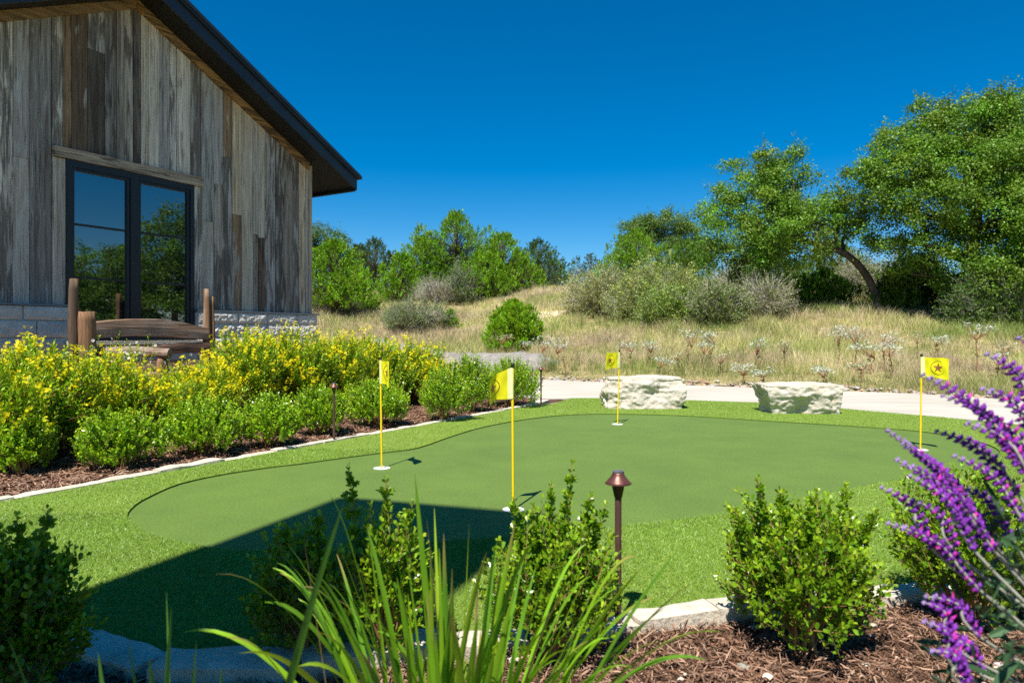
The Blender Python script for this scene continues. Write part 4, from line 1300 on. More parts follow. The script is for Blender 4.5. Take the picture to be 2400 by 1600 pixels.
spec = [  # tip px, tip depth, base px (below the frame), arch, half width
    (769, 1153, 1.42, 930, .10, .011), (972, 1109, 1.40, 1025, .0, .0105), (1207, 1226, 1.38, 1105, .03, .010), (1588, 1290, 1.22, 1270, .04, .011), (1690, 1480, 1.25, 1300, .10, .010),
    (1498, 1376, 1.36, 1180, .16, .010), (505, 1345, 1.30, 900, .13, .008), (430, 1480, 1.35, 880, .13, .010), (1165, 1270, 1.5, 1110, .02, .008), (1018, 1190, 1.55, 1030, .0, .006),
    (910, 1160, 1.52, 985, .0, .007), (860, 1235, 1.42, 960, .06, .009), (705, 1330, 1.36, 905, .10, .011), (1255, 1330, 1.46, 1150, .04, .008), (1330, 1360, 1.42, 1160, .05, .009),
    (1420, 1390, 1.38, 1180, .05, .009), (620, 1410, 1.34, 890, .12, .011), (660, 1260, 1.5, 915, .08, .007), (1040, 1250, 1.42, 1045, .0, .010), (1100, 1225, 1.52, 1075, .02, .007),
    (950, 1280, 1.36, 1000, .02, .011), (800, 1360, 1.3, 930, .07, .012), (1380, 1500, 1.25, 1150, .08, .010), (1560, 1420, 1.2, 1230, .03, .010), (560, 1530, 1.2, 870, .1, .012), (1480, 1560, 1.2, 1190, .1, .009),
    (740, 1480, 1.25, 920, .1, .012), (1200, 1400, 1.3, 1110, .03, .011), (880, 1420, 1.26, 960, .03, .012), (1280, 1440, 1.28, 1130, .05, .010), (1000, 1380, 1.28, 1020, .0, .011), (1120, 1440, 1.24, 1070, .02, .011),
    (640, 1330, 1.46, 900, .12, .008), (1345, 1255, 1.5, 1180, .02, .007), (1060, 1330, 1.35, 1050, .01, .010), (930, 1350, 1.32, 990, .02, .010), (1450, 1340, 1.45, 1200, .05, .008), (1160, 1520, 1.2, 1090, .02, .011),
    (840, 1520, 1.2, 950, .05, .012), (700, 1560, 1.18, 930, .1, .012), (1020, 1480, 1.22, 1030, .0, .011), (1330, 1560, 1.18, 1140, .08, .010), (790, 1270, 1.5, 945, .05, .007), (1230, 1290, 1.55, 1130, .02, .006), (1500, 1335, 1.3, 1210, .05, .010), (1450, 1450, 1.28, 1180, .09, .009), (1625, 1362, 1.25, 1260, .05, .010), (1560, 1500, 1.22, 1230, .10, .009), (1655, 1545, 1.2, 1260, .11, .010), (1400, 1305, 1.4, 1190, .03, .009), (1530, 1398, 1.3, 1220, .08, .010), (1705, 1476, 1.22, 1280, .09, .010)]
for k in range(70):
    ub = rng.normal(1030, 95)
    dx = np.clip(rng.normal(0, 110) + (ub - 1030) * 1.0, -210, 230)
    spec.append((ub + dx, rng.uniform(1260, 1560), rng.uniform(1.2, 1.55), ub, abs(dx) / 2200 + rng.uniform(0, .04), rng.uniform(.006, .010)))
for i, (u, v, y, ub, sag, w) in enumerate(spec):
    y2 = y
    p1 = PXY(u, v, y2)
    yb = 1.42 + rng.uniform(-.06, .08)
    p0 = np.array([(ub - CX) / FPX * yb * .8 - .02, yb, -.04])
    p1 = p1 - np.array([0, 0, 0.0])
    c = ST_G[i % 5]
    tipc = (.42, .27, .10) if i % 4 == 2 else None
    V, F, C = strap(p0, p1, sag * 1.15, w * .78, np.array(c) * rng.uniform(.85, 1.15), rng.uniform(-.7, .7), tipc)
    mk('leaf', V, F, M_STRAP, st, col=C, smooth=True, org=OS)
for (u, v, y, ub, sag, w) in [(1365, 1400, 1.3, 1150, .22, .004), (1120, 1380, 1.33, 1090, .15, .003), (712, 1262, 1.35, 735, .0, .005), (1000, 1215, 1.4, 1040, .0, .004)]:
    V, F, C = strap(np.array([(ub - CX) / FPX * 1.4 * .85, 1.4, -.04]), PXY(u, v, y), sag, w, np.array([.42, .26, .14]), .3)
    mk('leaf', V, F, M_STRAP, st, col=C, smooth=True, org=OS)
s2 = thing('strap_leaf_plant', 'small clump of dark shaded strappy leaves at lower left', 'plant', (-.52, 1.15, -.04))
OS2 = np.array([-.52, 1.15, -.04])
for (u, v, y, bx, sag, w) in [(805, 1180, .92, -.47, .03, .0105), (390, 1388, 1.2, -.60, -.02, .008), (402, 1420, 1.15, -.62, .02, .008), (15, 1490, 1.15, -.75, .06, .009), (300, 1500, 1.2, -.62, .03, .007), (230, 1530, 1.1, -.68, .05, .008), (460, 1500, 1.15, -.56, .02, .009), (520, 1560, 1.05, -.5, .03, .009), (350, 1540, 1.05, -.6, .03, .009)]:
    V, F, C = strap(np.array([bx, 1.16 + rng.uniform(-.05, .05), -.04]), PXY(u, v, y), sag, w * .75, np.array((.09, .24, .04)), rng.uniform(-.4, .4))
    mk('leaf', V, F, M_STRAP, s2, col=C, smooth=True, org=OS2)

# ------------------------------------------------------------------ purple sage
SB = np.array([1.10, 1.12, -.04])
sage = thing('purple_sage', 'sage with long arching purple flower spikes at the right edge', 'sage', tuple(SB))
M_SSTEM = plain('sage_stem', (0.30, 0.30, 0.24), 0.9, 0.15, 0, 0.2, 40)
OCT = np.array([[1, 0, 0], [-1, 0, 0], [0, 1, 0], [0, -1, 0], [0, 0, 1], [0, 0, -1]], float)
OCTF = np.array([[0, 2, 4], [2, 1, 4], [1, 3, 4], [3, 0, 4], [2, 0, 5], [1, 2, 5], [3, 1, 5], [0, 3, 5]])
def blobs(P, D, L, W, C):
    n = len(P); D = nrm(D); x, y = frame_of(D)
    L = L[:, None, None]; W = W[:, None, None]
    V = P[:, None] + (D * 1.0)[:, None] * (OCT[None, :, 2:3] * L) + x[:, None] * (OCT[None, :, 0:1] * W) + y[:, None] * (OCT[None, :, 1:2] * W)
    F = (OCTF[None] + 6 * np.arange(n)[:, None, None]).reshape(-1, 3)
    return V.reshape(-1, 3), [F], np.repeat(C, 6, 0)
spk = [((2077, 1006), (2344, 1299), 1.14, 1.2, 1.0), ((2098, 1075), (2330, 1290), 1.10, 1.1, 1.25), ((2061, 1140), (2190, 1290), 1.16, 1.12, .8), ((2077, 1224), (2299, 1385), 1.12, 1.1, .9), ((2134, 1168), (2250, 1305), 1.2, 1.18, .85),
       ((2191, 1008), (2388, 1160), 1.18, 1.15, 1.2), ((2262, 990), (2420, 1130), 1.05, 1.02, 1.4), ((2308, 827), (2430, 980), 1.12, 1.1, 1.2), ((2297, 909), (2430, 1040), 1.10, 1.08, 1.1), ((2158, 875), (2400, 1095), 1.14, 1.1, 1.1),
       ((2382, 790), (2470, 900), 1.15, 1.12, .9), ((2165, 1396), (2299, 1494), 1.12, 1.1, .9), ((2161, 1410), (2240, 1520), 1.08, 1.08, .8), ((2161, 1454), (2255, 1580), 1.05, 1.05, .8), ((2180, 1523), (2275, 1620), 1.0, 1.0, .9),
       ((2245, 1140), (2370, 1260), 1.22, 1.2, .9), ((2280, 960), (2450, 1120), 1.2, 1.15, 1.2), ((2210, 1500), (2300, 1580), 1.1, 1.1, 1.0), ((2118, 1046), (2300, 1235), 1.2, 1.16, .8), ((2232, 1066), (2400, 1225), 1.15, 1.12, .85), ((2128, 1112), (2285, 1292), 1.08, 1.08, .75), ((2205, 925), (2400, 1072), 1.2, 1.16, .85)]
for i, (tip, root, yt, yr, fat) in enumerate(spk):
    a, b = PXY(*tip, yt), PXY(*root, yr)
    ctrl = (a + b) / 2 + np.array([.01, 0, .02])
    line = catmull([a, ctrl, b], 12)
    d = np.r_[0, np.cumsum(np.linalg.norm(np.diff(line, axis=0), axis=1))]
    L = d[-1]
    nw = int(L / .012)
    Ps, Ds, Ls, Ws, Cs = [], [], [], [], []
    for k in range(nw):
        t = (k + .3) / nw
        c = np.array([np.interp(t * L, d, line[:, q]) for q in range(3)])
        ax = nrm(a - b)
        rr = (.0035 + .0115 * min(1, t * 2.2) ** .8) * fat * .70 * (1 - .25 * max(0, t - .8) / .2)
        m = 5 + int(5 * min(1, t * 3))
        ph = rng.uniform(0, 6.28)
        x, y = frame_of(ax[None])
        for j in range(m):
            if t > .45 and rng.uniform() < (t - .45) * .9: continue
            an = ph + j * 2 * math.pi / m + rng.normal(0, .25)
            o = math.cos(an) * x[0] + math.sin(an) * y[0]
            pale = t < .16
            mag = (not pale) and rng.uniform() < .08
            Ps.append(c + o * rr * rng.uniform(.45, .8)); Ds.append(o + ax * .55 + rng.normal(0, .2, 3))
            Ls.append((.0062 if not mag else .0088) * (.65 + .5 * min(1, t * 3)) * rng.uniform(.8, 1.2)); Ws.append((.0034 if not mag else .0026) * (.7 + .4 * min(1, t * 3)))
            base = np.array((.34, .20, .52)) if pale else (np.array((.62, .04, .42)) if mag else np.array((.21, .04, .37)))
            Cs.append(base * rng.uniform(.65, 1.35))
    V, F, C = blobs(np.array(Ps), np.array(Ds), np.array(Ls), np.array(Ws), np.clip(np.array(Cs), 0, .8))
    mk('flower_spike', V, F, M_SAGE, sage, col=C, smooth=True, org=SB)
    end = SB + np.array([rng.normal(0, .05), rng.normal(0, .05), .0])
    pts = catmull([a, ctrl, b, b * .45 + end * .55 + np.array([.05, 0, .08]), end], 6)
    V, F = tube(pts, np.linspace(.0012, .004, len(pts)), 6)
    mk('stem', V, F, M_SSTEM, sage, smooth=True, org=SB)
n = 900
P = np.stack([rng.uniform(.70, 1.25, n), rng.uniform(1.0, 1.35, n), rng.uniform(.02, .62, n)], 1)
keep = P[:, 0] / P[:, 1] > (.63 + .22 * np.abs(P[:, 2] - .3))
P = P[keep]; n = len(P)
D = np.stack([rng.normal(-.5, .5, n), rng.normal(-.2, .5, n), rng.normal(.15, .5, n)], 1)
Lf = rng.uniform(.035, .075, n)
V, F, C = leaves(P, D, Lf, Lf * .10, vary((.045, .095, .04), n, .25, .08), .35, 8)
mk('foliage', V, F, M_LEAF, sage, col=C, org=SB)

# ------------------------------------------------------------------ trees and brush of the meadow
def shell_points(n, c, r, low=-.75, inner=.45):
    th = rng.uniform(0, 2 * math.pi, n); cz = rng.uniform(low, 1, n); sr = np.sqrt(1 - cz * cz)
    k = rng.uniform(inner ** 3, 1, n) ** (1 / 3)
    O = np.stack([np.cos(th) * sr, np.sin(th) * sr, cz], 1)
    return np.asarray(c) + O * np.asarray(r) * k[:, None], O
def clump_leaves(Cc, O, per, rad, size, lw, col, dv=.22, upb=.35):
    """each clump a ragged dome of leaves lying over one another"""
    n = len(Cc); m = n * per
    Q = nrm(rng.normal(0, 1, (m, 3)) + np.array([0, 0, .35]) + np.repeat(O, per, 0) * .35)
    rr = np.repeat(rng.uniform(.6, 1.25, n), per) * rad * rng.uniform(.25, 1.0, m) ** .45 * (1 + .22 * rng.normal(size=m))
    P = np.repeat(Cc, per, 0) + Q * rr[:, None] * np.array([1, 1, .72])
    D = rng.normal(0, 1, (m, 3)) + Q * .25
    N = Q + rng.normal(0, .45, (m, 3)) + np.array([0, 0, .3])
    cc = np.repeat(vary(col, n, dv * .8, .08), per, 0) * (1 + rng.normal(0, dv * .5, (m, 1)))
    S = size * rng.uniform(.7, 1.3, m)
    # loose sprigs reaching out of the clumps
    k = int(n * 1.3); q = 16
    i = rng.integers(0, n, k)
    d = nrm(O[i] * 1.2 + rng.normal(0, .45, (k, 3)) + np.array([0, 0, .25]))
    ln = rad * rng.uniform(.9, 1.9, k)
    t = np.tile(np.linspace(.35, 1, q), k)
    Ps = np.repeat(Cc[i], q, 0) + np.repeat(d, q, 0) * (np.repeat(ln, q) * t)[:, None] + rng.normal(0, rad * .11, (k * q, 3))
    Ds = rng.normal(0, 1, (k * q, 3)) + np.repeat(d, q, 0) * .6
    Ns = rng.normal(0, .6, (k * q, 3)) + np.array([0, -.2, .7])
    cs = np.repeat(vary(col, k, dv, .08), q, 0)
    P = np.concatenate([P, Ps]); D = np.concatenate([D, Ds]); N = np.concatenate([N, Ns]); cc = np.concatenate([cc, cs]); S = np.concatenate([S, size * rng.uniform(.6, 1.1, k * q)])
    return leaves(P, D, S, S * lw, np.clip(cc, .004, .6), .2, 4, N)
OAK_C = (.13, .245, .020)
def oak(base, trunk, lobes, label, cat='tree', name='oak_tree', per=36, leaf=.075, col=OAK_C, rad=.17, trunk_r=(.17, .10), group=None, twig=True, dens=1.0):
    base = np.array(base, float)
    t = thing(name, label, cat, tuple(base), group)
    tp = catmull([base + np.array(q) for q in trunk], 6)
    parts = [tube(tp, np.linspace(trunk_r[0], trunk_r[1], len(tp)) * (1 + .35 * np.exp(-np.arange(len(tp)) * .8)), 9)]
    its, tA, tB = [], [], []
    for (c, r, n) in lobes:
        c = base + np.array(c, float); r = np.array(r, float)
        n = int(n * dens)
        i0 = int(np.argmin(np.linalg.norm(tp - (c - np.array([0, 0, r[2] * .6])), axis=1)))
        i0 = max(i0, int(len(tp) * .35))
        a = tp[i0]
        mid = (a + c) / 2 + rng.normal(0, .12, 3) * np.linalg.norm(c - a) * .5
        br = catmull([a, mid, c], 5)
        parts.append(tube(br, np.linspace(trunk_r[1] * .75, .03, len(br)), 6))
        Cc, O = shell_points(n, c, r, -.75, .62)
        its.append(clump_leaves(Cc, O, per, rad, leaf, .34, col))
        k = max(1, int(n * .55))
        s_ = rng.permutation(n)[:k]
        q = rng.uniform(.35, 1, k)[:, None]
        st_ = a * (1 - q) + c * q + rng.normal(0, .05, (k, 3))
        tA.append(st_); tB.append(Cc[s_])
        m = (st_ + Cc[s_]) / 2
    V, F, C = merge_arr(its)
    mk('crown', V, F, M_LEAF, t, col=C, org=base)
    V1, F1 = join(parts)
    d = {}
    for f in F1: d.setdefault(len(f), []).append(f)
    d = {k: np.array(v) for k, v in d.items()}
    V2, F2 = sticks(np.concatenate(tA), np.concatenate(tB), .018, .006)
    d[4] = np.concatenate([d[4], F2 + len(V1)])
    mk('trunk', np.concatenate([V1, V2]), list(d.values()), M_BARK, t, org=base, smooth=True)
    return t
JUN_C = (.17, .33, .012)
def juniper(base, rx, h, label, col=JUN_C, nsp=420, name='juniper_tree', per=16, shape=.75, cat='tree', skirt=.04, group=None, spray=.11, loose=0.0, lead=6):
    """crown of upright feathery sprays round a central stem"""
    base = np.array(base, float)
    t = thing(name, label, cat, tuple(base), group)
    nl = 1 + lead
    own = rng.choice(nl, nsp, p=np.r_[.5, np.full(lead, .5 / max(lead, 1))] if lead else [1.0])
    la = np.r_[0, rng.uniform(0, 2 * math.pi, lead)]; lr = np.r_[0, rng.uniform(.4, .95, lead)] * rx
    lh = np.r_[1, rng.uniform(.5, .92, lead)]; lw_ = np.r_[.78 if lead else 1.0, rng.uniform(.42, .62, lead)]
    hh = rng.uniform(skirt, .985, nsp) ** .9
    prof = np.clip(np.where(hh < .22, .72 + hh * 1.27, 1.0 - (np.maximum(hh - .22, 0) / .78) ** (1 / shape) * .96), .04, 1)
    prof = np.clip(np.where(hh < .22, .72 + hh * 1.27, (1.0 - (np.maximum(hh - .22, 0) / .78) ** max(1.5, shape * 1.9))), .05, 1)
    th = rng.uniform(0, 2 * math.pi, nsp)
    lump = 1 + .26 * np.sin(th * 2 + own * 2.1 + hh * 7) + .2 * np.sin(th * 5 + hh * 13 + own)
    k = rng.uniform(.35, 1, nsp) ** .5 * (1 + loose * rng.normal(0, .3, nsp))
    rr = rx * lw_[own] * prof * lump * k
    P = np.stack([np.cos(th) * rr + np.cos(la[own]) * lr[own], np.sin(th) * rr + np.sin(la[own]) * lr[own], hh * h * lh[own]], 1)
    O = np.stack([np.cos(th), np.sin(th), np.full(nsp, .55)], 1)
    # each spray: a flame of small blades leaning up and out
    D = nrm(O * np.array([.7, .7, 1]) + np.array([0, 0, .75]) + rng.normal(0, .25, (nsp, 3)))
    Ls = spray * 2.4 * rng.uniform(.7, 1.4, nsp) * (h / 3) ** .4
    q = rng.uniform(0, 1, (nsp, per))
    B = P[:, None] + D[:, None] * (q * Ls[:, None])[..., None] + rng.normal(0, 1, (nsp, per, 3)) * (spray * .42 * (1.1 - q))[..., None]
    Dd = D[:, None] * 1.0 + rng.normal(0, .45, (nsp, per, 3))
    cc = np.repeat(vary(col, nsp, .2, .07), per, 0) * (1 + rng.normal(0, .14, (nsp * per, 1)))
    S = spray * rng.uniform(.6, 1.2, nsp * per)
    V, F, C = leaves(B.reshape(-1, 3), Dd.reshape(-1, 3), S, S * .20, np.clip(cc, .004, .6), .25, 4)
    mk('crown', V, F, M_LEAF, t, col=C)
    parts = [tube([(0, 0, -.1), (.03, .02, h * .4), (0, 0, h * .9)], [.03 * h ** .8, .02 * h ** .8, .006], 7)]
    V1, F1 = join(parts)
    d = {}
    for f in F1: d.setdefault(len(f), []).append(f)
    d = {k_: np.array(v) for k_, v in d.items()}
    s_ = rng.permutation(nsp)[:nsp // 2]
    A = np.stack([np.zeros(len(s_)), np.zeros(len(s_)), np.maximum(.02, P[s_, 2] * .72)], 1)
    V2, F2 = sticks(A, P[s_], .012 * h / 3, .004)
    d[4] = np.concatenate([d[4], F2 + len(V1)])
    mk('trunk', np.concatenate([V1, V2]), list(d.values()), M_CBARK, t)
    return t
def brush(base, rx, ry, h, label, lcol, ntw=900, nleaf=2600, leaf=.045, name='scrub_bush', group=None, tw=.006, mat=None, stemn=16):
    """rounded twiggy scrub: many fine twigs, thin foliage"""
    base = np.array(base, float)
    t = thing(name, label, 'bush', tuple(base), group)
    n1 = stemn * 3
    r0 = rng.normal(0, .12, (n1, 3)) * np.array([rx, ry, 0])
    E, O = shell_points(n1, (0, 0, h * .42), (rx * .62, ry * .62, h * .4), -.3)
    stA, stB, stR0, stR1 = [r0], [E], [np.full(n1, tw * 2.6)], [np.full(n1, tw * 1.4)]
    T, O2 = shell_points(ntw, (0, 0, h * .42), (rx, ry, h * .5), -.65, .5)
    az = np.arctan2(T[:, 1], T[:, 0]); q0, q1 = rng.uniform(0, 6, 2)
    T = T * (1 + .2 * np.sin(az * 3 + q0) + .14 * np.sin(az * 5 + T[:, 2] * 5 / h + q1) + .12 * rng.normal(size=ntw))[:, None]
    T[:, 2] = np.maximum(T[:, 2], .03)
    i = np.argmin(((T[:, None] - E[None]) ** 2).sum(-1) + rng.uniform(0, .25 * rx, (ntw, n1)), 1)
    A = E[i] * .8 + r0[i] * .2 + (T - E[i]) * .15
    Mid = (A + T) / 2 + rng.normal(0, .05, (ntw, 3))
    Tip = T + nrm(O2 + np.array([0, 0, .6]) + rng.normal(0, .5, (ntw, 3))) * rng.uniform(.06, .22, (ntw, 1)) * h
    stA += [A, Mid, T]; stB += [Mid, T, Tip]
    stR0 += [np.full(ntw, tw), np.full(ntw, tw * .8), np.full(ntw, tw * .65)]; stR1 += [np.full(ntw, tw * .8), np.full(ntw, tw * .65), np.full(ntw, tw * .35)]
    V, F = sticks(np.concatenate(stA), np.concatenate(stB), np.concatenate(stR0), np.concatenate(stR1))
    mk('twigs', V, F, mat or M_GSTEM, t)
    if nleaf:
        k = rng.integers(0, ntw, nleaf)
        f = rng.uniform(0, 1, (nleaf, 1))
        P = T[k] * (1 - f) + Tip[k] * f + rng.normal(0, .04, (nleaf, 3))
        D = rng.normal(0, 1, (nleaf, 3)) + O2[k] * .5 + np.array([0, 0, .5])
        S = leaf * rng.uniform(.6, 1.4, nleaf)
        cc = vary(lcol, ntw, .2, .06)[k] * (1 + rng.normal(0, .12, (nleaf, 1)))
        V, F, C = leaves(P, D, S, S * .3, np.clip(cc, .004, .6), .2, 4)
        mk('foliage', V, F, M_LEAF, t, col=C)
    return t
def at_y(u, y):
    x = (u - CX) / FPX * y
    return (x, y, terr1(x, y) - .05)
def hpx(px, y): return px / FPX * y
def top_h(v, y, z): return EYE - (v - HV) / FPX * y - z

# leaning oak: trunk starts bottom right and bends left
b = at_y(2062, 22.5)
s = 22.5 / FPX
def L_(u, v, dy, ru, rv, n, rd=None):
    """lobe given by pixel centre and radii at this tree's distance"""
    x = (u - CX) * s; z = EYE - (v - HV) * s
    return ((x - b[0], dy, z - b[2]), (ru * s, (rd or ru) * s, rv * s), n)
oak(b, [(0, 0, -.1), (-.12, 0, .55), (-.38, 0, 1.15), (-.85, 0, 1.75), (-1.5, .05, 2.15), (-2.2, .1, 2.35), (-2.9, .1, 2.5)],
    [L_(1760, 430, 0, 70, 55, 46), L_(1840, 420, .2, 60, 50, 40), L_(1700, 500, -.2, 60, 45, 38), L_(1790, 500, -.3, 85, 50, 62), L_(1890, 470, .1, 70, 55, 52), L_(1720, 560, -.3, 75, 40, 46), L_(1820, 560, -.6, 95, 45, 66),
     L_(1915, 525, -.2, 75, 42, 48), L_(1690, 610, -.3, 50, 25, 22), L_(1825, 605, -.7, 75, 32, 40), L_(1980, 500, .4, 60, 60, 40), L_(1770, 640, -.2, 60, 25, 18), L_(2000, 545, .6, 45, 30, 16), L_(1775, 385, .0, 30, 24, 10), L_(1850, 380, .0, 34, 26, 12)],
    'leaning live oak with bent trunk, spreading over the scrub', trunk_r=(.135, .09), dens=.52, per=180, rad=.40, leaf=.074)
b = at_y(2290, 21.0); s = 21.0 / FPX
oak(b, [(0, 0, -.1), (.05, 0, .8), (-.1, .1, 1.7), (.0, .1, 2.8), (.1, .1, 4.2)],
    [L_(2290, 290, 0, 90, 60, 66), L_(2200, 330, 0, 80, 60, 60), L_(2380, 280, .2, 80, 60, 56), L_(2120, 400, -.2, 85, 65, 66), L_(2230, 420, -.6, 100, 70, 84), L_(2350, 400, -.5, 100, 75, 84), L_(2060, 470, 0, 65, 60, 46),
     L_(2150, 500, -.6, 95, 60, 72), L_(2280, 520, -.8, 100, 60, 76), L_(2400, 500, -.4, 90, 80, 66), L_(2090, 555, .2, 45, 40, 24), L_(2180, 590, -.4, 80, 40, 40), L_(2320, 610, -.5, 80, 45, 44), L_(2420, 620, -.2, 80, 50, 36),
     L_(2250, 660, -1.0, 90, 40, 44), L_(2360, 670, -1.2, 90, 45, 44), L_(2440, 690, -.8, 80, 50, 30), L_(2150, 640, .3, 55, 30, 18), L_(2190, 262, .2, 34, 30, 14), L_(2340, 255, .2, 40, 26, 16), L_(2470, 330, .5, 90, 90, 70), L_(2110, 330, .2, 50, 40, 20), L_(2020, 420, .2, 34, 34, 12), L_(2520, 520, .3, 90, 90, 50)],
    'large dense live oak at the right edge of the meadow', trunk_r=(.24, .15), dens=.60, per=190, rad=.42, leaf=.074)
oak(at_y(2480, 20), [(0, 0, -.1), (.1, 0, 1.2), (.2, .1, 3)], [((0, 0, 4.2), (1.8, 1.6, 1.6), 120), ((.9, .3, 3.0), (1.5, 1.5, 1.2), 90), ((-.6, -.5, 2.8), (1.2, 1.3, 1.0), 70)], 'live oak mostly beyond the right edge of the photo', dens=.6, per=200, rad=.42)
# oaks that the window mirrors, beyond the right edge
for (x, y, hh, lb) in ((19.0, 9.6, 6.4, 'tall live oak beyond the right edge, mirrored in the right window sash'), (21.0, 7.2, 5.0, 'live oak beyond the right edge, mirrored at the middle of the window'), (24.0, 5.0, 4.2, 'low live oak beyond the right edge, mirrored in the left window sash'), (20.5, 12.0, 6.0, 'live oak beyond the right edge, mirrored at the window side')):
    z = terr1(x, y) - .1
    oak((x, y, z), [(0, 0, -.1), (.1, 0, hh * .3), (0, .1, hh * .6)], [((0, 0, hh * .72), (1.9, 1.6, hh * .28), 120), ((.9, -.7, hh * .5), (1.5, 1.4, hh * .25), 80), ((-.9, .8, hh * .5), (1.5, 1.5, hh * .25), 80), ((0, 0, hh * .28), (1.7, 1.9, hh * .22), 70)], lb, per=80, leaf=.12, rad=.5, dens=.6)

# centre junipers
def jun(u, vbase, vtop, wpx, y, label, **kw):
    x, yy, z = at_y(u, y)
    h = top_h(vtop, y, z)
    return juniper((x, yy, z), wpx / FPX * y / 2 * 1.35, h, label, **kw)
jun(1070, 690, 503, 175, 37, 'tallest juniper in the centre of the ridge', nsp=1500, per=20, shape=.9)
jun(1178, 690, 552, 150, 35.5, 'broad bright juniper right of the tallest one', nsp=1300, per=20, shape=1.1)
jun(1262, 680, 568, 130, 37.5, 'loose twiggy juniper at the right end of the central group', nsp=700, per=16, shape=1.2, loose=.6, col=(.065, .125, .022))
jun(1300, 670, 610, 60, 39, 'low ragged juniper beside the gap in the ridge', nsp=260, per=14, loose=.6, shape=1.2)
jun(995, 690, 560, 110, 36.5, 'juniper on the left shoulder of the tallest one', nsp=900, per=20, shape=1.0)
jun(940, 695, 600, 78, 33.5, 'small conical juniper left of the central group', nsp=560, per=20, shape=.9)
jun(1150, 690, 600, 90, 33.5, 'low juniper before the central group', nsp=600, per=20, shape=1.1)
jun(785, 730, 572, 140, 29, 'round bright juniper right of the house corner', nsp=1300, per=20, shape=1.4, skirt=.1)
jun(880, 680, 565, 105, 40, 'olive juniper behind the gap left of the central group', nsp=800, per=18, shape=1.1, col=(.07, .12, .024), loose=.4)
jun(840, 680, 580, 90, 42, 'far olive juniper behind the round bright one', nsp=600, per=16, shape=1.2, col=(.06, .11, .03), loose=.4)
b = at_y(750, 45); s = 45 / FPX
oak(b, [(0, 0, -.1), (0, 0, 1.5), (.1, 0, 2.6)], [L_(735, 560, 0, 50, 30, 60), L_(780, 575, -.5, 50, 35, 60), L_(710, 600, 0, 60, 40, 60), L_(770, 620, 0, 60, 30, 40)], 'dark oak crown just clear of the house corner', col=(.08, .15, .04), leaf=.10, rad=.45, per=110, dens=.6)
x, y, z = at_y(1082, 33); 
brush((x, y, z), .85, .85, 1.75, 'grey-green round bush before the central junipers', (.14, .20, .07), ntw=700, nleaf=9000, leaf=.07, name='grey_green_bush')
x, y, z = ground_hit(1025, 715); brush((x, y, z), 1.15, .9, 1.25, 'pale leafless grey brush below the central junipers', (.25, .26, .14), ntw=1200, nleaf=4000, leaf=.05, tw=.007)
x, y, z = ground_hit(965, 775); brush((x, y, z), 1.15, .9, 1.02, 'grey-green low bush on the slope left of centre', (.17, .23, .08), ntw=1200, nleaf=11000, leaf=.05)
x, y, z = ground_hit(760, 735); brush((x, y, z), .75, .6, .95, 'olive bush at the foot of the round juniper', (.10, .12, .05), ntw=500, nleaf=2500, leaf=.06)
x, y, z = ground_hit(1205, 823)
juniper((x, y, z - .05), 60 / FPX * y, hpx(119, y), 'small bright feathery juniper standing alone before the slope', nsp=1500, per=28, shape=2.4, lead=6, name='juniper_bush', cat='bush', col=(.22, .40, .012), spray=.06)
for u, v, hp, w, lb in ((1056, 771, 44, 36, 'tiny juniper sapling beside the low grey-green bush'), (871, 727, 32, 30, 'tiny juniper sapling on the slope right of the round juniper'), (1848, 715, 30, 36, 'tiny bright juniper sapling under the leaning oak')):
    x, y, z = ground_hit(u, v)
    juniper((x, y, z - .03), w / FPX * y / 2, hpx(hp, y), lb, nsp=130, per=16, name='juniper_sapling', cat='sapling', spray=.08)
# right of the gap
b = at_y(1540, 46); s = 46 / FPX
oak(b, [(0, 0, -.1), (0, 0, 1.5), (.1, 0, 3.2)], [L_(1500, 545, 0, 55, 34, 70), L_(1560, 535, 0, 60, 34, 80), L_(1620, 560, 0, 55, 36, 60), L_(1520, 590, -.5, 70, 34, 60), L_(1600, 600, -.5, 70, 34, 60)], 'far round-topped oak on the ridge right of the gap', col=(.10, .185, .03), leaf=.10, rad=.5, per=150, dens=.7)
jun(1490, 650, 545, 140, 39, 'bright juniper before the far round-topped oak', nsp=900, per=20, shape=1.3)
jun(1610, 650, 572, 130, 38, 'yellow-green juniper touching the leaning oak', nsp=900, per=20, shape=1.4, col=(.10, .20, .012))
jun(1440, 650, 600, 90, 40, 'low juniper on the ridge left of the bright one', nsp=420, per=18, shape=1.3)
jun(1385, 650, 597, 60, 48, 'far small olive juniper at the ridge gap', nsp=320, per=16, shape=1.3, col=(.06, .105, .035))
jun(1352, 650, 605, 40, 52, 'farthest tiny juniper in the ridge gap', nsp=220, per=14, shape=1.3, col=(.055, .10, .04))
GB = (.18, .20, .075)
for u, v, wpx, vt, c, nl, lb in ((1420, 742, 190, 612, (.30, .32, .12), 20000, 'large pale grey twiggy thicket left in the scrub'), (1545, 745, 210, 598, (.29, .36, .08), 26000, 'large yellow-green twiggy thicket in the middle of the scrub'),
                                 (1580, 765, 170, 660, (.21, .31, .05), 22000, 'green lower thicket before the scrub'), (1690, 768, 140, 645, (.15, .20, .05), 15000, 'dark olive thicket at the right end of the scrub'),
                                 (1500, 755, 150, 650, (.27, .32, .09), 14000, 'low pale thicket filling the scrub foot')):
    x, y, z = ground_hit(u, v)
    h = top_h(vt, y, z)
    brush((x, y + .5, z - .1), wpx / FPX * y / 2 * .88, wpx / FPX * y / 2 * .75, h * .84, lb, c, ntw=1700, nleaf=nl, leaf=.06, tw=.006, group='scrub thicket below the leaning oak')
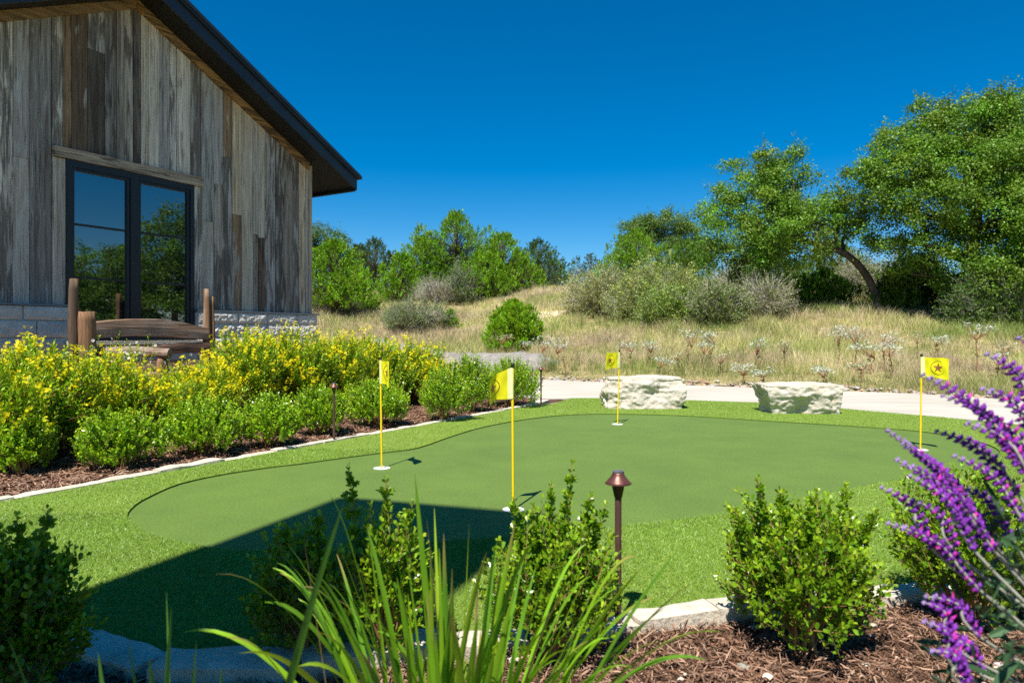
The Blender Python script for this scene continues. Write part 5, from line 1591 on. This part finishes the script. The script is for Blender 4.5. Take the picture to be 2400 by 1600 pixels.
for u, v, wpx, vt, lb in ((1735, 725, 110, 625, 'bare grey brush behind the olive thicket'), (1790, 735, 110, 650, 'bare many-stemmed grey shrub under the leaning oak'), (2120, 700, 160, 600, 'bare grey brush between the two oaks'), (2010, 690, 120, 610, 'bare grey brush behind the bent trunk')):
    y = 26.0 if v < 726 else 21.5
    x, y, z = at_y(u, y); h = top_h(vt, y, z)
    brush((x, y, z), wpx / FPX * y / 2, .9, h, lb, (.24, .28, .11), ntw=1300, nleaf=5000, leaf=.055, tw=.006)
for u, y, wpx, vt, lb, c, ns in ((1790, 28, 190, 585, 'shaded juniper seen under the leaning oak, left of the bare shrub', (.10, .19, .02), 900), (1950, 29, 200, 570, 'broad shaded juniper closing the gap behind the bent trunk', (.10, .19, .02), 900), (1935, 24.5, 130, 640, 'dark juniper in the shade behind the bent trunk', (0.110, 0.231, 0.018), 500), (2095, 22.5, 90, 640, 'dark juniper right of the bent trunk', (0.099, 0.198, 0.021), 380), (2170, 23.5, 120, 610, 'dark shaded juniper under the large oak', (0.099, 0.198, 0.021), 500), (2040, 26, 140, 640, 'shaded juniper far behind the bent trunk', (0.099, 0.198, 0.021), 420)):
    x, yy, z = at_y(u, y)
    juniper((x, yy, z), wpx / FPX * y / 2, top_h(vt, y, z), lb, nsp=ns, per=20, shape=1.3, col=c)
for u, v, wpx, vt, lb, c in ((2290, 762, 110, 650, 'bright leafy shrub at the foot of the large oak', (.085, .165, .025)), (2385, 765, 120, 640, 'leafy shrub at the right photo edge under the large oak', (.095, .175, .025)), (2300, 772, 60, 725, 'small leafy shrub in front of the large oak shade', (.10, .18, .025))):
    x, y, z = ground_hit(u, v, 9, 19.5)
    h = top_h(vt, y, z)
    t = brush((x, y + .3, z - .05), wpx / FPX * y / 2, wpx / FPX * y / 2, h, lb, c, ntw=700, nleaf=7000, leaf=.07, tw=.005, name='leafy_shrub')

# ------------------------------------------------------------------ white-topped wildflowers
M_BRACT = leafmat('white_bract', .3, .6, .2, (1, 1, .95))
def wildflower(u, vhead, hpx_, wpx, label, dead=False):
    x, y, z = ground_hit(u, vhead + hpx_)
    h = hpx(hpx_, y); r = hpx(wpx, y) / 2
    t = thing('wildflower', label, 'wildflower', (x, y, z - .02), 'white-topped wildflowers in the meadow')
    fork = np.array([rng.normal(0, .05), rng.normal(0, .05), h * rng.uniform(.5, .72)])
    nb = 5 + int(wpx / 9); skew = rng.normal(0, .35) * r
    parts = [tube(catmull([(0, 0, 0), (rng.normal(0, .02), 0, h * .35), fork], 4), np.linspace(.009, .007, 9), 5)]
    tips = []
    for k in range(nb):
        a = 2 * math.pi * k / nb + rng.uniform(-.3, .3)
        e = np.array([math.cos(a) * r * rng.uniform(.2, 1.15) + skew, math.sin(a) * r * rng.uniform(.35, 1), h * rng.uniform(.78, 1.04)])
        parts.append(tube([fork, (fork + e) / 2 + np.array([0, 0, -.02]), e], [.0055, .0045, .003], 4))
        tips.append(e)
    V1, F1 = join(parts)
    mk('stem', V1, F1, M_RSTEM, t)
    n = nb * 16
    P = np.repeat(np.array(tips), 16, 0) + rng.normal(0, 1, (n, 3)) * np.array([.05, .05, .022])
    D = rng.normal(0, 1, (n, 3)) * np.array([1, 1, .4]) + np.array([0, 0, .35])
    c = vary((.62, .65, .55) if not dead else (.58, .50, .32), n, .12, .05)
    grn = rng.uniform(size=n) < .35
    c[grn] = vary((.20, .29, .14), int(grn.sum()), .15, .05)
    V, F, C = leaves(P, D, rng.uniform(.035, .06, n), .010, c, .2, 4)
    mk('bracts', V, F, M_BRACT, t, col=C)
    m = 14
    P = np.stack([np.zeros(m), np.zeros(m), rng.uniform(.2, .66, m) * h], 1)
    V, F, C = leaves(P, rng.normal(0, 1, (m, 3)) + np.array([0, 0, .2]), .07, .012, vary((.15, .2, .07), m), .2, 4)
    mk('leaves', V, F, M_LEAF, t, col=C)
wf = [(1110, 832, 34, 26), (1178, 782, 62, 40), (1232, 800, 40, 26), (1278, 790, 85, 46), (1322, 792, 92, 36), (1455, 790, 75, 34), (1478, 800, 66, 50), (1520, 802, 60, 40), (1545, 840, 44, 44), (1612, 776, 80, 44), (1668, 780, 78, 30), (1660, 802, 58, 52),
      (1690, 830, 46, 34), (1780, 796, 70, 44), (1838, 800, 62, 40), (1742, 858, 46, 60), (1788, 868, 40, 44), (1962, 770, 90, 30), (2004, 770, 96, 36), (2040, 800, 78, 50), (2072, 782, 90, 44), (2088, 806, 84, 60), (2150, 782, 60, 24), (2196, 788, 56, 44),
      (2290, 752, 120, 66), (2350, 806, 70, 50), (1932, 862, 40, 50), (2020, 852, 46, 44), (2340, 830, 56, 34), (1590, 826, 44, 30)]
ordw = ['first', 'second', 'third', 'fourth', 'fifth', 'sixth', 'seventh', 'eighth', 'ninth', 'tenth', 'eleventh', 'twelfth', 'thirteenth', 'fourteenth', 'fifteenth', 'sixteenth', 'seventeenth', 'eighteenth', 'nineteenth', 'twentieth', 'twenty-first', 'twenty-second', 'twenty-third', 'twenty-fourth', 'twenty-fifth', 'twenty-sixth', 'twenty-seventh', 'twenty-eighth', 'twenty-ninth', 'thirtieth']
for i, (u, v, hp, wp) in enumerate(sorted(wf)):
    wildflower(u, v, hp, wp, ('tall' if hp > 74 else 'low') + ' white-topped wildflower beyond the driveway, %s of thirty from the left' % ordw[i], dead=(i % 4 == 1))

# ------------------------------------------------------------------ gravel bank, bare soil, stones along the driveway
gs = np.linspace(0, 1, 60); gw = np.linspace(0, 1, 14)
A_ = np.array([[-5.0, 21.6], [-2.6, 18.6], [-1.2, 16.9], [-.2, 15.9], [.45, 15.2]])
pl = catmull(A_, 12); dd = np.linspace(0, len(pl) - 1, 60)
cl = np.stack([np.interp(dd, np.arange(len(pl)), pl[:, q]) for q in (0, 1)], 1)
tn = nrm(np.gradient(cl, axis=0)); nn_ = np.stack([-tn[:, 1], tn[:, 0]], 1)
nn_ = np.where(nn_[:, 1:2] < 0, -nn_, nn_)
V = []
for i in range(60):
    for w in gw:
        p = cl[i] + nn_[i] * (w * 1.7 - .35)
        g = terr1(p[0], p[1])
        hgt = .27 * (math.sin(min(1, w * 1.35) * math.pi / 2) if w < .8 else (1 - (w - .8) / .2)) * min(1, (59 - i) / 12)
        V.append((p[0], p[1], g - .06 + hgt + .05 * mnoise.noise((p[0] * 3, p[1] * 3, 1)) + .02 * mnoise.noise((p[0] * 11, p[1] * 11, 4))))
I = np.arange(60 * 14).reshape(60, 14)
F = np.stack([I[:-1, :-1], I[1:, :-1], I[1:, 1:], I[:-1, 1:]], -1).reshape(-1, 4)
tag(mk('gravel_bank', V, F, M_GRAVEL, smooth=True), kind='structure')
def soil_patch(u, v, rx, ry):
    x, y, z = ground_hit(u, v)
    V, F = [], []
    for j in range(7):
        for i in range(18):
            a = 2 * math.pi * i / 18; r = j / 6 * (1 + .25 * mnoise.noise((math.cos(a) * 2, math.sin(a) * 2, u)))
            px, py = x + rx * r * math.cos(a), y + ry * r * math.sin(a)
            V.append((px, py, terr1(px, py) + .10 * (1 - (j / 6) ** 2) - .03 + .03 * mnoise.noise((px * 4, py * 4, 2))))
    for j in range(6):
        for i in range(18):
            k = (i + 1) % 18
            F.append([j * 18 + i, (j + 1) * 18 + i, (j + 1) * 18 + k, j * 18 + k])
    tag(mk('bare_soil', V, F, M_BARE), kind='structure')
soil_patch(1280, 736, .95, .8)
def rocks(name, P, size, colr, label=None):
    n = len(P)
    base = np.array([[1, 0, 0], [-1, 0, 0], [0, 1, 0], [0, -1, 0], [0, 0, 1], [0, 0, -1], [.65, .65, .5], [-.65, .6, .5], [.6, -.65, .45], [-.6, -.65, .5]])
    bm = bmesh.new()
    for p in base: bm.verts.new(p)
    bmesh.ops.convex_hull(bm, input=bm.verts)
    bm.verts.ensure_lookup_table(); bm.verts.index_update()
    tri = np.array([[v.index for v in f.verts] for f in bm.faces]); bv = np.array([v.co[:] for v in bm.verts]); bm.free()
    sc = size[:, None] * rng.uniform(.6, 1.3, (n, 3)) * np.array([1, 1, .62])
    a = rng.uniform(0, 6.28, n); ca, sa = np.cos(a), np.sin(a)
    q = bv[None] * sc[:, None] * (1 + rng.normal(0, .12, (n, len(bv), 1)))
    x = q[..., 0] * ca[:, None] - q[..., 1] * sa[:, None]; y = q[..., 0] * sa[:, None] + q[..., 1] * ca[:, None]
    V = np.stack([x, y, q[..., 2]], -1) + P[:, None]
    F = (tri[None] + len(bv) * np.arange(n)[:, None, None]).reshape(-1, 3)
    o = mk(name, V.reshape(-1, 3), F, M_COL, col=np.repeat(colr, len(bv), 0))
    return tag(o, label, None, None, 'stuff')
n = 1500
xs = rng.uniform(-1.5, 8.2, n)
ys = far_y(xs) + np.abs(rng.normal(.05, .16, n))
P = np.stack([xs, ys, terrain(xs, ys) + .01], 1)
c = np.where(rng.uniform(size=(n, 1)) < .3, vary((.36, .24, .16), n, .2), vary((.33, .29, .25), n, .2))
rocks('roadside_stones', P, rng.gamma(2.2, .010, n) + .008, c, 'loose stones along the far driveway edge')
n = 130
xs = rng.uniform(-1.5, 2.2, n); ys = rng.uniform(1.2, 2.5, n)
ok = ys < np.interp(xs, fx, fy) - .16
P = np.stack([xs, ys, fbed_z(xs, ys) + .012], 1)[ok]
rocks('pale_pebbles', P, rng.gamma(3, .0032, len(P)) + .004, vary((.50, .45, .38), len(P), .2), 'pale pebbles lying in the near mulch')

# ------------------------------------------------------------------ mulch shreds
def shreds(name, P, L, W, cols, label):
    n = len(P)
    a = rng.uniform(0, 6.28, n); tl = rng.normal(0, .28, n)
    D = np.stack([np.cos(a), np.sin(a), tl], 1); D = nrm(D)
    x, y = frame_of(D); r = rng.uniform(-.9, .9, n)[:, None]
    S = nrm(np.stack([-np.sin(a), np.cos(a), np.zeros(n)], 1) + np.array([0, 0, 1.0]) * r)
    L = L[:, None]; W = W[:, None]
    bend = rng.normal(0, .22, n)[:, None] * L * np.array([0, 0, 1.0])
    V = np.stack([P - D * L / 2 - S * W * .6, P - D * L / 2 + S * W * .5, P + S * W + bend * .5, P - S * W + bend * .5, P + D * L / 2 + S * W * .35, P + D * L / 2 - S * W * .3], 1)
    f = np.array([[0, 1, 2, 3], [3, 2, 4, 5]])
    F = (f[None] + 6 * np.arange(n)[:, None, None]).reshape(-1, 4)
    return tag(mk(name, V.reshape(-1, 3), F, M_COL, col=np.repeat(cols, 6, 0)), label, None, None, 'stuff')
MC = np.array([(.165, .085, .05), (.24, .135, .085), (.34, .215, .145), (.095, .048, .03), (.21, .125, .088)])
n = 95000
xs = rng.uniform(-1.8, 3.9, n); ys = rng.uniform(1.15, 2.95, n)
ok = ys < np.interp(xs, fx, fy) - .10
xs, ys = xs[ok], ys[ok]; n = len(xs)
P = np.stack([xs, ys, fbed_z(xs, ys) + rng.uniform(.0, .022, n)], 1)
shreds('mulch_shreds', P, rng.gamma(2.6, .010, n) + .006, rng.uniform(.0007, .0032, n), MC[rng.integers(0, 5, n)] * rng.uniform(.7, 1.35, (n, 1)), 'shredded brown bark mulch of the near bed')
n = 52000
ss = rng.uniform(1.2, 8.6, n); qn = -4.42 - rng.gamma(1.6, .45, n)
xs = HD[0] * ss + HN[0] * qn; ys = HD[1] * ss + HN[1] * qn
ok = (qn > -7.8) & (ys < np.interp(xs, NEARX, NEARY) - .2)
xs, ys = xs[ok], ys[ok]; n = len(xs)
zz = bed_z(xs, ys)
P = np.stack([xs, ys, zz + rng.uniform(.0, .03, n)], 1)
shreds('mulch_shreds', P, rng.gamma(3.2, .013, n) + .012, rng.uniform(.0018, .006, n), MC[rng.integers(0, 5, n)] * rng.uniform(.7, 1.35, (n, 1)), 'shredded brown bark mulch of the flower bed by the house')

# ------------------------------------------------------------------ turf blades and meadow grass
def blades(P, h, w, lean, cols, name, mat, label, seg=1):
    n = len(P)
    a = rng.uniform(0, 6.28, n); d = np.stack([np.cos(a), np.sin(a), np.zeros(n)], 1)
    b = rng.uniform(0, 6.28, n); sd = np.stack([np.cos(b), np.sin(b), np.zeros(n)], 1)
    h = h[:, None]; w = w[:, None]; lean = lean[:, None]
    if seg == 1:
        V = np.stack([P - sd * w, P + sd * w, P + d * lean * h + np.array([0, 0, 1.0]) * h], 1)
        F = (np.array([[0, 1, 2]])[None] + 3 * np.arange(n)[:, None, None]).reshape(-1, 3); k = 3; Fs = F
    else:
        m = P + d * lean * h * .3 + np.array([0, 0, .55]) * h
        V = np.stack([P - sd * w, P + sd * w, m + sd * w * .75, m - sd * w * .75, P + d * lean * h + np.array([0, 0, 1.0]) * h], 1)
        idx = 5 * np.arange(n)[:, None, None]
        Fs = [(np.array([[3, 2, 4]])[None] + idx).reshape(-1, 3), (np.array([[0, 1, 2, 3]])[None] + idx).reshape(-1, 4)]; k = 5
    return tag(mk(name, V.reshape(-1, 3), Fs, mat, col=np.repeat(cols, k, 0)), label, None, None, 'stuff')
def turf_pts(n, x0, x1, y0, y1):
    xs = rng.uniform(x0, x1, n); ys = rng.uniform(y0, y1, n)
    ok = in_poly(xs, ys, TURF) & ~in_poly(xs, ys, GREEN) & (xs / ys > -1.15) & (xs / ys < 1.45)
    return xs[ok], ys[ok]
TX, TY = [], []
for n, x0, x1, y0, y1 in ((360000, -2.9, 3.4, 1.85, 3.5), (220000, -3.4, 5.0, 3.5, 5.5), (150000, -3.2, 6.2, 5.5, 10.2)):
    a, b_ = turf_pts(n, x0, x1, y0, y1); TX.append(a); TY.append(b_)
xs, ys = np.concatenate(TX), np.concatenate(TY); n = len(xs)
P = np.stack([xs, ys, np.full(n, .009)], 1)
lush = vnoise(xs * 3.2, ys * 3.2, 21)
cols = np.array([(.17, .30, .035), (.22, .34, .05), (.32, .40, .11), (.12, .235, .02)])[rng.choice(4, n, p=[.40, .37, .07, .16])] * rng.uniform(.8, 1.2, (n, 1)) * (.85 + .3 * lush[:, None])
blades(P, rng.uniform(.007, .016, n), rng.uniform(.0009, .0016, n) * (1 + .14 * np.maximum(0, ys - 2.2)), rng.uniform(.3, 1.8, n), cols, 'turf_blades', M_TURF, 'fringe of bright synthetic grass blades round the putting green')

nt = 42000
ys = 9.5 + 32 * rng.uniform(0, 1, nt) ** 1.25
xs = rng.uniform(-.62, 1.05, nt) * ys
ok = (ys > far_y(xs) + .22)
xs, ys = xs[ok], ys[ok]; nt = len(xs)
bare = vnoise(xs * .9, ys * .9, 33)
short = np.clip((ys - far_y(xs)) / 1.6, .25, 1)
per = 11
kind = vnoise(xs * .45, ys * .7, 40) + .35 * (vnoise(xs * 2, ys * 2, 41) - .5)
PX = np.repeat(xs, per) + rng.normal(0, .07, nt * per); PY = np.repeat(ys, per) + rng.normal(0, .07, nt * per)
PZ = terrain(PX, PY) - .01
hh = np.repeat(rng.uniform(.14, .36, nt) * short * (.35 + 1.25 * bare), per) * rng.uniform(.6, 1.2, nt * per)
far = np.repeat(np.clip(ys / 14, .8, 2.4), per)
straw = np.array((.62, .535, .32)); pink = np.array((.57, .44, .33)); grn = np.array((.27, .36, .09)); gold = np.array((.58, .53, .22))
kind = kind + np.where((ys - far_y(xs) > 2.2) & (ys - far_y(xs) < 7), -.17, .06)
k = np.repeat(kind, per) + np.repeat(rng.normal(0, .14, nt), per) + rng.normal(0, .10, nt * per)
dd_ = np.repeat(ys - far_y(xs), per)
cols = np.where((k > .72)[:, None], grn, np.where((k > .5)[:, None], gold, np.where((k > .3)[:, None], straw, pink)))
g2 = (rng.uniform(size=nt * per) < np.where(dd_ < 1.4, .6, .26))
cols[g2] = np.array((.17, .23, .055))
cols = cols * rng.uniform(.75, 1.2, (nt * per, 1)) * np.repeat(.72 + .5 * vnoise(xs * .8, ys * .8, 51) + .22 * (vnoise(xs * 3, ys * 3, 52) - .5), per)[:, None]
blades(np.stack([PX, PY, PZ], 1), hh, .0028 * far * rng.uniform(.7, 1.3, nt * per), rng.uniform(.15, .9, nt * per), cols, 'meadow_grass', M_GRASS, 'tall dry grass of the meadow beyond the driveway', 2)
